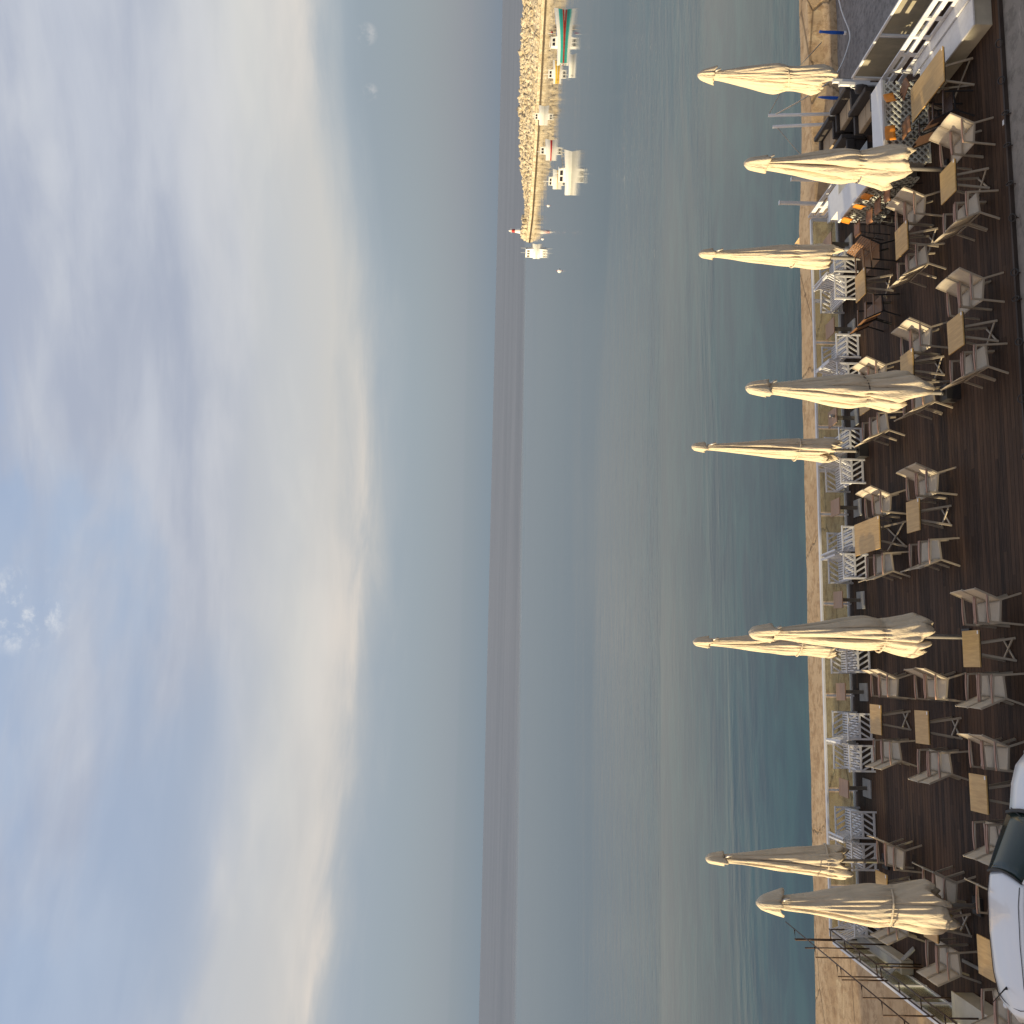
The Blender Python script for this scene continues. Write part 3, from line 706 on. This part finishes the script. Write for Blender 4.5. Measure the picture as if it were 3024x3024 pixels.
# ------------------------------------------------------------------ glass railings
def railing(name, p0, p1, n, label, zt=.80, zb=.07, gm=None):
    p0, p1 = Vector(p0), Vector(p1); t = empty(name, (p0.x, p0.y, 0)); tag(t, label, 'railing', 'glass railings round the terrace')
    d = p1 - p0; u = d.normalized(); nrm = Vector((-u.y, u.x))
    def at(s, z): q = d * s; return (q.x, q.y, z)
    MB().bar(at(0, zt), at(1, zt), .11 if zt < .9 else .05, .055).build('top_rail', WHITE2, t, bevel=.006)
    b = MB(); b.bar(at(0, zb), at(1, zb), .06, .05); b.build('bottom_rail', WHITE2, t)
    for k in range(n + 1):
        s = k / n; MB().bar(at(s, 0), at(s, zt - .028), .05, .05 if k % 2 else .10, (u.x, u.y, 0)).build('post', WHITE2, t)
    for k in range(n):
        s0, s1 = (k + .05) / n, (k + .95) / n
        MB().add([at(s0, zb + .027), at(s1, zb + .027), at(s1, zt - .03), at(s0, zt - .03)], [(0, 1, 2, 3)]).build('glass_pane', gm or GLASS, t, thick=.008)
    return t
railing('glass_railing', (-6.5, 27.5, 0), (13.05, 27.5, 0), 16, 'long white framed glass railing between the terrace and the sea')
railing('glass_railing', (-6.58, 27.3, 0), (-6.58, 18.6, 0), 7, 'white framed glass railing at the end with the brown steel rails')
railing('glass_railing', (14.9, 23.4, 0), (14.9, 18.2, 0), 3, 'white framed glass railing overlooking the dark slipway', zt=1.0, gm=GLASS2)

# ------------------------------------------------------------------ parasols
def parasol(x, y, ztop, s, seed, label, hem, waist, z0=0, tie=None, tilt=0, bh=.06, flare=1, pin=1):
    rnd = random.Random(seed); t = empty('closed_parasol', (x, y, z0)); tag(t, label, 'parasol', 'closed beige parasols')
    zc = ztop - z0
    n = 160; m = 84; rows = []; NP = rnd.choice((6, 7, 7))
    ph = [rnd.uniform(0, 6.28) for _ in range(12)]; tw = rnd.uniform(-.5, .5); ex = rnd.uniform(0, 3.14)
    zt = zc - .42
    hz = hem - z0; wz = waist - z0
    amp = [rnd.uniform(.35, 1.4) for _ in range(8)]; lag = [rnd.uniform(-.25, .25) for _ in range(8)]
    hemv = [rnd.uniform(-.15, .50) for _ in range(8)]
    for i in range(m):
        u = i / (m - 1)                    # 0 top .. 1 hem
        row = []
        for k in range(n):
            th = 2 * math.pi * k / n
            # position among the eight pleats
            q = (th / (2 * math.pi) * NP + 1.3 * tw * u + .45 * math.sin(th + ph[0]) + .22 * math.sin(2 * th + ph[10] + u * 3)) % NP; j = int(q) % NP; f = q - int(q)
            A = amp[j] * (1 - f) + amp[(j + 1) % NP] * f
            hh = hz + hemv[j] * (1 - f) + hemv[(j + 1) % NP] * f + .10 * math.sin(f * math.pi * 2 + ph[j % 12])
            z = zt + (hh - zt) * u
            if z > wz:
                v = (zt - z) / (zt - wz)                       # 0..1 down to the tie
                r = .105 + .275 * math.sin(min(1, v * .93 + .02) * 1.72) ** .9 * (v ** .5)
                r -= .085 * pin * max(0, (v - .82) / .18) ** 2 
            else:
                v = (wz - z) / max(.05, wz - hh)
                r = .38 - .085 * pin + .15 * flare * min(1, v * 1.25) ** .8 - .07 * max(0, v - .85) / .15
            # pleats: broad rounded lobes with tight creases, wandering down the length
            fa = min(1, max(0, f)); sk = .5 + .32 * math.sin(ph[(j + 5) % 12] * 3); fa = (fa / sk * .5) if fa < sk else (.5 + (fa - sk) / (1 - sk) * .5); lobe = math.sin(math.pi * fa) ** .5
            pinch = math.exp(-((z - wz) / .10) ** 2)
            dep = (.34 + .12 * math.sin(z * 1.7 + ph[1])) * A * min(1, u * 5) * (.8 if z < wz else 1)
            fine = .045 * math.sin(th * 19 + z * 1.3 + ph[2]) * math.sin(z * 2.6 + ph[3] + th * 2) + pinch * .06 * math.sin(th * 31 + ph[5])
            fine += .05 * noise.noise((math.cos(th) * 2.2, math.sin(th) * 2.2, z * 1.1 + seed * 3)) * 2
            rr = s * r * (1 - dep * (1 - lobe) * (1 - .45 * pinch) + fine) * (1 + .10 * math.cos(2 * (th - ex)) + .06 * math.sin(th + ph[6] + z))
            if v > .55 and z < wz: rr *= 1 + .16 * (v - .55) * math.sin(3 * th + ph[7])
            sw = .10 * f * f * u
            lx = tilt * (zc - z)
            row.append((rr * math.cos(th + sw) + lx, rr * math.sin(th + sw), z + .012 * math.sin(th * 11 + ph[8]) * (u > .97)))
        rows.append(row)
    # hem tucks back under to the pole
    rows.append([(p[0] * .62, p[1] * .62, p[2] + .16) for p in rows[-1]])
    rows.append([(p[0] * .45, p[1] * .45, p[2] + .34) for p in rows[-1]])
    can = MB().grid(rows, closed=True).build('canopy', CLOTH, t, thick=.006)
    # vent cap: domed top with four drooping corners
    rows = []
    for i in range(11):
        u = i / 10; row = []
        for k in range(64):
            th = 2 * math.pi * k / 64; c4 = max(0, math.cos(2 * (th - ex))) ** 4
            r = s * (.02 + .085 * math.sin(min(1, u * 2.8) * 1.57) + (.055 + .10 * c4) * max(0, u - .15) / .85 + .012 * math.sin(th * 13 + ph[4]) * u + .018 * math.sin(th * 7 + ph[2]) * u)
            z = zc - .44 * s * u ** 1.25 * (1 + .16 * c4) - .02 * math.sin(th * 5 + ph[9]) * u
            row.append((r * math.cos(th), r * math.sin(th), z))
        rows.append(row)
    cp = MB().grid(rows, closed=True); cp.add(rows[0], [tuple(range(64))]); cp.build('vent_cap', CLOTH, t, thick=.005)
    MB().tube([(.05 * s, -.10 * s, zc - .44), (.12 * s, -.16 * s, zc - .62)], .025, 6).build('rib_end', POLE, t)
    pts = []
    for k in range(25):
        th = 2 * math.pi * k / 24; r = s * (.385 - .085 * pin + .018 * math.sin(3 * th + ph[3])); pts.append((r * math.cos(th), r * math.sin(th), wz + .05 * math.sin(th + ph[6])))
    MB().tube(pts, .013 if tie else .02, 6, cap=False).build('tie_strap', tie or CLOTH, t)
    if tie is not None:
        MB().tube([(-.14 * s, -.30 * s, wz - .04), (-.12 * s, -.33 * s, wz - .5)], .011, 5).build('tie_end', tie, t)
    MB().tube([(0, 0, .08), (0, 0, zc - .1)], .048, 14).build('pole', POLE, t)
    b = MB(); b.box(-.17, .17, -.17, .17, 0, bh); b.lathe([(.065, bh), (.065, bh + .05)], 14); b.build('base', BLK, t)
    return t
BT = mat('blue_grey_tie', (.16, .17, .21), .7); DT = mat('brown_tie', (.09, .06, .045), .7)
parasol(16.3, 25.7, 4.42, 1.0, 1, 'closed beige parasol over the dark slipway, beyond the bar', .62, 1.95, -1.0, flare=.5, pin=1.2)
parasol(11.1, 20.75, 4.45, 1.08, 2, 'closed beige parasol in front of the lattice bar, tied with a blue-grey cord', .80, 1.98, tie=BT)
parasol(11.05, 25.5, 4.47, .86, 3, 'closed beige parasol by the railing next to the white bar counter', .80, 1.95, flare=.6, pin=.5)
parasol(6.05, 20.75, 4.50, 1.06, 4, 'closed beige parasol second from the bar in the nearer row, brown cord', .86, 1.98, bh=.30, tie=DT)
parasol(5.95, 26.0, 4.60, .80, 5, 'slim closed beige parasol by the railing, second from the bar', .80, 1.85, bh=.24, flare=.5, pin=.3)
parasol(.9, 26.0, 4.60, .90, 6, 'closed beige parasol mostly hidden behind a nearer parasol', .80, 1.9, flare=.5, pin=.6)
parasol(.93, 20.8, 4.50, 1.08, 7, 'closed beige parasol overlapping another behind it, third from the bar', .76, 1.82)
parasol(-4.3, 25.6, 4.42, .98, 8, 'closed beige parasol by the railing furthest from the bar', .82, 1.5, flare=.3, pin=.0)
parasol(-4.33, 20.9, 4.42, 1.08, 9, 'closed beige parasol nearest the parked white car', .60, 1.80, flare=.75, pin=.7)

# ------------------------------------------------------------------ bar with lattice front
def lattice(mb, a, b, z0, z1, th=.012, sp=.115, wd=.038):
    """diagonal laths on the vertical plane from a to b"""
    a, b = Vector(a), Vector(b); L = (b - a).length; u = (b - a).normalized(); hh = z1 - z0
    nrm = Vector((-u.y, u.x, 0))
    for sg, off in ((1, 0), (-1, th)):
        k = -hh
        while k < L:
            s0, s1 = k, k + hh; q0, q1 = 0, hh
            if s0 < 0: q0 = -s0; s0 = 0
            if s1 > L: q1 = hh - (s1 - L); s1 = L
            if s1 - s0 > .02:
                za, zb = (z0 + q0, z0 + q1) if sg > 0 else (z1 - q0, z1 - q1)
                pa = a + u * s0 + nrm * off; pb = a + u * s1 + nrm * off
                mb.bar((pa.x, pa.y, za), (pb.x, pb.y, zb), th, wd, (u.x * -sg, u.y * -sg, 1))
            k += sp * 1.414
def counter(name, x0, x1, y0, y1, zt, faces, label):
    t = empty(name, (0, 0, 0)); tag(t, label, 'bar counter', 'white lattice bar')
    MB().box(x0, x1, y0, y1, zt - .05, zt).build('countertop', WHITE2, t, bevel=.006)
    for f in faces:
        a, b = f; l = MB(); lattice(l, (a[0], a[1], 0), (b[0], b[1], 0), .03, zt - .06); l.build('lattice_panel', LATT, t)
        fr = MB(); fr.bar((a[0], a[1], .03), (b[0], b[1], .03), .035, .04); fr.bar((a[0], a[1], zt - .075), (b[0], b[1], zt - .075), .035, .045)
        fr.build('panel_frame', LATT, t)
    bd = MB(); bd.box(x0 + .10, x1 - .06, y0 + .12, y1 - .04, .02, zt - .055); bd.build('carcass', mat('grey_board', (.30, .28, .25), .8), t)  # plain grey box filling the counter behind the lattice
counter('bar_counter', 11.62, 13.62, 21.40, 22.02, 1.10, [((11.62, 21.43), (13.6, 21.43))], 'white bar counter with a lattice front facing the road')
counter('bar_counter', 11.56, 12.26, 22.05, 24.50, 1.10, [((11.59, 24.48), (11.59, 22.06))], 'white bar counter with a lattice front facing the orange stools')
t = empty('white_cabinet', (12.4, 25.1, 0)); tag(t, 'low white cabinet at the seaward end of the bar', 'cabinet')
MB().box(-.35, .35, -.38, .38, 0, .95).build('body', WHITE, t, bevel=.006); MB().box(-.37, .37, -.40, .40, .953, .985).build('top', WHITE2, t)
def ladder(name, a, b, z0, z1, label, nb=5, seat=True):
    t = empty(name); tag(t, label, 'bench'); a, b = Vector(a), Vector(b); m_ = MB()
    for z in (z1 - .06, (z0 + z1) / 2, z0 + .04): m_.bar((a.x, a.y, z), (b.x, b.y, z), .03, .11)
    for k in range(nb + 1):
        p = a.lerp(b, k / nb); m_.bar((p.x, p.y, 0), (p.x, p.y, z1 - .01), .045, .09, (b - a).normalized())
    m_.build('backrest', WHITE, t)
    return t
t = ladder('white_slat_bench', (13.0, 25.3, 0), (13.0, 27.2, 0), .45, .98, 'white bench with a ladder back beside the low white cabinet', 3)
MB().box(12.80, 12.97, 25.62, 27.2, .40, .44).build('seat', WHITE, t)
t = ladder('white_slat_bench', (13.86, 17.6, 0), (13.86, 22.1, 0), .42, .95, 'long white bench with a ladder back along the slipway glass railing', 7)
MB().box(13.58, 13.83, 17.6, 21.2, .40, .44).build('seat', WHITE, t)
t = empty('white_box_bench', (0, 0, 0)); tag(t, 'long white box bench at the terrace corner nearest the road', 'bench')
MB().box(13.0, 13.56, 18.45, 20.9, 0, .36).build('body', CREAM, t, bevel=.008); MB().box(12.97, 13.575, 18.42, 20.93, .363, .40).build('lid', WHITE, t, bevel=.005)

def make_stool():
    t = empty('bar_stool')                       # faces +x (backrest at -x)
    for sx in (-1, 1):
        for sy in (-1, 1): MB().tube([(sx * .21, sy * .20, 0), (sx * .13, sy * .13, .74)], .011, 6).build('leg', BLK, t)
    for z, q in ((.26, .185), (.50, .160)):
        f = MB(); c = [(-q, -q, z), (q, -q, z), (q, q, z), (-q, q, z), (-q, -q, z)]
        for p0, p1 in zip(c, c[1:]): f.tube([p0, p1], .009, 5)
        f.build('footrest', BLK, t)
    rows = []
    for k in range(7):
        u = k / 6; rows.append([(.19 - .36 * u, .19 * q, .755 - .02 * math.sin(u * 3.14) * (1 - q * q) - (.035 if k == 0 else 0)) for q in (-1, -.5, 0, .5, 1)])
    MB().grid(rows).build('seat', BRWS, t, thick=.016)
    rows = []
    for k in range(5):
        u = k / 4; rows.append([(-.20 - .05 * u + .03 * q * q, .18 * q * (1 - .08 * (u > .9)), .90 + .22 * u) for q in (-1, -.5, 0, .5, 1)])
    MB().grid(rows).build('backrest', OR, t, thick=.014)
    b = MB()
    for y in (-.055, .055): b.tube([(-.10, y, .745), (-.20, y, .80), (-.225, y, .94), (-.262, y, 1.07)], .010, 6)
    b.build('back_support', BLK, t)
    return t
ST = Proto(make_stool()); GS = 'orange-backed bar stools'
for x, y, a, lb in ((11.22, 22.15, 2.9, 'orange-backed bar stool first from the corner at the side lattice counter'), (11.2, 22.74, 3.0, 'orange-backed bar stool second from the corner at the side lattice counter'),
                    (11.2, 23.28, 2.9, 'orange-backed bar stool third from the corner at the side lattice counter'), (11.24, 24.10, 3.05, 'orange-backed bar stool at the seaward end of the side lattice counter'),
                    (13.12, 20.98, -1.0, 'orange-backed bar stool at the front lattice counter near the white benches'), (12.2, 21.0, -1.5, 'orange-backed bar stool at the front lattice counter near the parasol')):
    ST.put((x, y, 0), a, lb, 'bar stool', GS)

def make_lounge():
    t = empty('rattan_sofa')                     # two seats, faces -x
    MB().box(-.30, .30, -.58, .58, .04, .34).build('body', RATT, t, bevel=.015)
    MB().box(.20, .33, -.62, .62, .04, .70).build('backrest', RATT, t, bevel=.02)
    for sy in (-1, 1): MB().box(-.31, .195, sy * .57 - .05, sy * .57 + .05, .345, .56).build('arm', RATT, t, bevel=.015)
    for sy in (-1, 1): MB().box(-.31, .19, sy * .26 - .25, sy * .26 + .25, .345, .47).build('seat_cushion', CUSH, t, bevel=.02)
    return t
LG = Proto(make_lounge()); GL = 'dark rattan sofas behind the bar'
for x, y, lb in ((15.2, 25.35, 'dark rattan sofa with beige seat, beside the slipway, road-side one'), (15.15, 26.75, 'dark rattan sofa with beige seat, beside the slipway, seaward one'),
                 (14.35, 24.0, 'dark rattan sofa with beige seat, directly behind the bar counter'), (14.05, 25.75, 'dark rattan sofa with beige seat, nearer the tall white posts')):
    LG.put((x, y, 0), rj(.03), lb, 'sofa', GL)
t = empty('coffee_table', (13.45, 24.6, 0)); tag(t, 'dark glass-topped rattan coffee table among the rattan sofas', 'table')
MB().box(-.18, .18, -.5, .5, .40, .42).build('tabletop', mat('smoked_glass', (.05, .055, .055), .12, spec=.8), t); MB().box(-.16, .16, -.46, .46, 0, .397).build('base', RATT, t)
# tall white posts and the hanging bag
for x, y, h, lb in ((13.5, 27.42, 1.72, 'tall white post at the railing corner nearer the parasol'), (14.25, 27.45, 1.35, 'shorter white post at the railing corner beyond the cabinet'),
                    (14.95, 23.75, 1.2, 'white post with a dark bag hung on it, beside the bar'), (15.75, 24.9, .95, 'white post under the parasol over the slipway')):
    z0 = 0 if x < 15.2 else -1.0
    t = empty('white_post', (x, y, z0)); tag(t, lb, 'post', 'white posts round the bar')
    MB().box(-.045, .045, -.045, .045, 0, h - z0).build('shaft', WHITE2, t, bevel=.005); MB().box(-.055, .055, -.055, .055, h - z0 + .002, h - z0 + .02).build('cap', WHITE2, t)
t = empty('hanging_bag', (14.80, 23.72, .66)); tag(t, 'small dark bag hanging from the white post beside the bar', 'bag')
MB().lathe([(.02, -.14), (.11, -.12), (.13, 0), (.11, .13), (.04, .17)], 12).build('bag_body', RATT, t); MB().tube([(0, 0, .16), (.04, 0, .26), (.09, 0, .30)], .012, 5).build('strap', WHITE2, t)

# things over the slipway
for x, y, h, lb in ((20.4, 29.6, .78, 'bright blue pole standing against the sea wall nearer the picture corner'), (18.2, 29.7, .86, 'bright blue wrapped pole against the sea wall beside the rattan chairs'), (16.9, 29.9, .35, 'short bright blue stump against the sea wall')):
    t = empty('blue_pole', (x, y, -1.22)); tag(t, lb, 'pole', 'blue poles along the sea wall')
    MB().tube([(0, 0, .12), (0, 0, .12 + h * .5), (.01, 0, .12 + h * .85), (.015, 0, .12 + h)], [.05, .055, .04, .012 if h > .8 else .045], 8).build('shaft', BLUE, t)
    MB().lathe([(.07, 0), (.06, .12)], 8).build('foot', WHITE2, t)
t = empty('white_mast_frame', (17.0, 28.5, -1.2)); tag(t, 'pair of thin white poles with stay ropes standing on the slipway', 'pole')
MB().tube([(0, 0, 0), (.12, .5, 2.75)], .05, 8).build('pole', WHITE2, t); MB().tube([(-.3, 0, 0), (-.25, .5, 2.62)], .05, 8).build('pole', WHITE2, t)
MB().tube([(.12, .5, 2.75), (1.2, .3, 2.2), (2.3, 0, 1.2)], .014, 5).build('stay_rope', ROPE, t); MB().tube([(-.25, .5, 2.5), (-1.0, .5, 1.9), (-1.6, .5, 1.3)], .014, 5).build('stay_rope', ROPE, t)
MB().bar((-.7, -.1, .95), (.05, -.1, 1.0), .20, .05).build('plank', CREAM, t)
mb = MB(); pts = [(2465, -60, .6), (2485, 30, .4), (2509, 95, .2), (2505, 135, .1), (2483, 195, .3), (2452, 238, .5), (2400, 275, .9), (2350, 305, 1.2), (2290, 338, 1.5)]
def back(px, py, Y):
    v = fw + dn * ((px - 1512) / 3024) - rp * ((py - 1512) / 3024); k = Y / v.y; return Vector((0, 0, H)) + v * k
cp = [back(a, b, 26.4) for a, b, _ in pts]; fine_ = []
for i in range(len(cp) - 1):
    p0, p1, p2, p3 = cp[max(0, i - 1)], cp[i], cp[i + 1], cp[min(len(cp) - 1, i + 2)]
    for k in range(6):
        s = k / 6; fine_.append(.5 * ((2 * p1) + (p2 - p0) * s + (2 * p0 - 5 * p1 + 4 * p2 - p3) * s * s + (3 * p1 - p0 - 3 * p2 + p3) * s ** 3))
mb.tube(fine_ + [cp[-1]], .020, 6); tag(mb.build('white_cable', WHITE2), 'thin white cable hanging in a curve over the slipway', 'cable')

# ------------------------------------------------------------------ brown steel rails at the left end
t = empty('steel_rail_frame', (0, 0, 0)); tag(t, 'rusty brown two-tier steel tube rail at the car end of the terrace', 'steel rail')
def tb(pts, name, r=.019): MB().tube(pts, r, 6).build(name, DKB, t)
xb, xl, xa = -6.20, -6.44, -6.18
tb([(xb, 27.0, 1.0), (xb, 23.85, 1.0)], 'rail'); tb([(xb, 23.6, 1.0), (xb, 19.6, 1.0)], 'rail'); tb([(xl, 26.8, .98), (xl, 19.6, .98)], 'rail'); tb([(xa, 27.6, 1.93), (xa, 19.0, 1.93)], 'handrail', .015)
for y in (26.95, 25.9, 24.9, 23.85, 23.6, 22.6, 21.5, 20.4): tb([(xb, y, 1.0), (xl, y, .98)], 'spacer', .014)
for y in (26.95, 25.55, 23.85, 23.6, 21.45, 20.2): tb([(xb, y, 0), (xb, y, 1.0)], 'post')
for y in (26.85, 25.25, 23.7, 23.45, 22.2, 21.1, 20.0): tb([(xl, y, .9), (xl, y, 1.91), (xa, y, 1.93)], 'post', .017)
for y in (26.95, 26.1): tb([(xl, y, 0), (xl, y, 1.9)], 'post')
t = empty('low_planter', (0, 0, 0)); tag(t, 'low cream box planter along the glass at the seaward end of the brown rails', 'planter')
MB().box(-6.52, -6.22, 24.2, 27.2, .02, .30).build('body', CREAM, t, bevel=.01); MB().box(-6.46, -6.28, 24.3, 27.1, .302, .32).build('soil', STONE, t)
t = empty('low_planter', (0, 0, 0)); tag(t, 'low cream box at the road end of the brown rails near the car', 'planter')
MB().box(-6.52, -6.05, 19.4, 21.3, .02, .42).build('body', CREAM, t, bevel=.01); MB().box(-6.54, -6.03, 19.38, 21.32, .423, .45).build('top', CREAM, t)
tag(MB().bar((-6.75, 24.55, .62), (-5.92, 24.1, .03), .10, .03).build('grey_plank', STONE), 'weathered grey plank leaning across the low planter onto the deck', 'plank')
tag(MB().bar((-6.72, 23.3, .55), (-6.68, 22.4, .5), .07, .03).build('white_batten', WHITE), 'short white batten lying by the glass under the brown rails', 'batten')
tag(MB().bar((-5.55, 21.7, .02), (-5.5, 20.4, .02), .06, .03).build('grey_batten', STONE), 'thin grey batten lying on the deck near the car end chairs', 'batten')
# rings along the road edge of the deck
def make_ring():
    t = empty('mooring_ring'); pts = [(.075 * math.cos(a), .045 * math.sin(a) , .02 + .075 + .075 * math.sin(a) * .6) for a in [2 * math.pi * k / 16 for k in range(17)]]
    MB().tube(pts, .012, 6, cap=False).build('ring', BLK, t); MB().tube([(0, .0, -.02), (0, .03, .04), (0, .05, 0)], .012, 5).build('staple', DKB, t)
    return t
RG = Proto(make_ring())
for k, (x, y) in enumerate(((12.38, 18.13), (11.59, 18.12), (10.87, 18.05), (10.21, 18.06), (9.42, 18.05), (8.71, 18.02), (7.64, 18.06), (7.13, 18.08), (6.28, 18.05), (5.2, 18.08), (4.1, 18.06))):
    RG.put((x, y, -.03), rj(1.2), 'small dark iron ring on the road edge of the deck', 'ring', 'iron rings along the deck edge')
t = empty('litter_scrap', (10.75, 18.2, .035)); tag(t, 'tiny white paper scrap on the deck edge by the rings', 'litter'); MB().box(-.05, .05, -.03, .03, 0, .006).build('paper', WHITE, t)

# ------------------------------------------------------------------ car (faces +x)
def car():
    cx, cy = -3.2, 16.92; t = empty('parked_car', (cx, cy, -.05)); tag(t, 'white hatchback parked at the corner of the picture, seen from above', 'car')
    # body: x stations with (x, top z, half width at shoulder)
    st = [(-2.15, .62, .62), (-2.08, .86, .74), (-1.9, .98, .80), (-1.2, 1.0, .84), (0, .99, .85), (.9, .99, .85), (1.15, .97, .845), (1.55, .93, .82), (1.85, .86, .78), (2.05, .74, .68), (2.14, .55, .55)]
    rows = []
    for x, zt, hw in st:
        r = [(x, -hw * .96, .25), (x, -hw, .45), (x, -hw * 1.0, zt - .16), (x, -hw * .965, zt - .05), (x, -hw * .86, zt + .005), (x, -hw * .45, zt + .035), (x, 0, zt + .045)]
        rows.append(r + [(a, -b, c) for a, b, c in r[-2::-1]])
    b = MB(); b.grid(rows); b.add(rows[0], [tuple(range(13))]); b.add(rows[-1], [tuple(range(13))[::-1]]); b.build('body', CARW, t)
    # roof panel
    rows = []
    for x, z, hw in [(-1.93, 1.34, .50), (-1.80, 1.43, .52), (-1.4, 1.495, .54), (-.8, 1.525, .55), (-.2, 1.52, .55), (.05, 1.49, .545), (.14, 1.465, .54)]:
        q = [-1, -.985, -.93, -.84, -.6, -.3, 0]; dz = [-.07, -.03, -.012, 0, .012, .022, .026]
        r = [(x + .10 * (1 - abs(k)) * (1 if x > 0 else (-1 if x < -1.7 else 0)), hw * k, z + d_) for k, d_ in zip(q, dz)]
        rows.append(r + [(a, -b_, c) for a, b_, c in r[-2::-1]])
    MB().grid(rows).build('roof', CARW, t, thick=.02)
    for sd in (-1, 1):
        MB().tube([(-1.80, sd * .462, 1.447), (-1.4, sd * .482, 1.512), (-.8, sd * .492, 1.542), (-.2, sd * .492, 1.537), (.08, sd * .486, 1.50)], .006, 5).build('roof_seam', RUB, t)
        MB().add([(-1.75, sd * .525, 1.385), (.10, sd * .555, 1.415), (.95, sd * .79, .975), (-1.95, sd * .80, .985)], [(0, 1, 2, 3)]).build('side_window', CARG, t, thick=.02)
        MB().tube([(.14, sd * .545, 1.455), (.55, sd * .655, 1.24), (1.0, sd * .765, .99)], .035, 8).build('windscreen_pillar', RUB if sd > 0 else CARW, t)
        MB().tube([(-1.93, sd * .50, 1.33), (-2.05, sd * .66, .93)], .05, 8).build('rear_pillar', CARW, t)
        if sd < 0: MB().box(.78, .95, sd * .93 - .07, sd * .93 + .07, .90, 1.02).build('wing_mirror', CARW, t, bevel=.03)
        for x in (-1.3, 1.32):
            wh = MB(); pts = [(x + .30 * math.cos(a), sd * .80, .30 + .30 * math.sin(a)) for a in [2 * math.pi * k / 20 for k in range(21)]]
            wh.tube(pts, .09, 8, cap=False); wo = wh.build('wheel', RUB, t); MB().tube([(x, sd * .80, .30), (x, sd * .86, .30)], .2, 16).build('rim', POLE, wo)
        MB().box(2.0, 2.09, sd * .56 - .12, sd * .56 + .12, .58, .70).build('headlight', WHITE2, t)
    rows = []
    for u in [k / 6 for k in range(7)]:
        hw = .535 + (.735 - .535) * u; rows.append([(.15 + .90 * u + .09 * (1 - q * q), hw * q, 1.485 - .475 * u + .035 * (1 - q * q)) for q in (-1, -.66, -.33, 0, .33, .66, 1)])
    wso = MB().grid(rows).build('windscreen', CARG, t, thick=.012)
    e = MB(); e.tube([(p[0], p[1], p[2] + .004) for p in rows[0]], .022, 6); e.tube([(p[0] + .02, p[1], p[2] + .004) for p in rows[-1]], .035, 6)
    e.build('windscreen_trim', RUB, t)
    w_ = MB(); w_.tube([(1.16, .55, 1.04), (1.05, .1, 1.085)], .010, 5); w_.tube([(1.16, -.1, 1.075), (1.05, -.5, 1.06)], .010, 5); w_.build('wiper', RUB, t)
    MB().add([(-1.97, -.47, 1.31), (-1.97, .47, 1.31), (-2.07, .60, 1.0), (-2.07, -.60, 1.0)], [(0, 1, 2, 3)]).build('rear_window', CARG, t, thick=.02)
    MB().tube([(-1.55, .06, 1.50), (-1.57, .06, 1.55), (-1.80, .14, 1.72)], [.03, .012, .005], 6).build('antenna', RUB, t)
    MB().tube([(-1.72, -.50, 1.455), (-1.80, -.25, 1.468), (-1.82, 0, 1.47), (-1.80, .25, 1.468), (-1.72, .50, 1.455)], .006, 5).build('hatch_seam', RUB, t)
car()
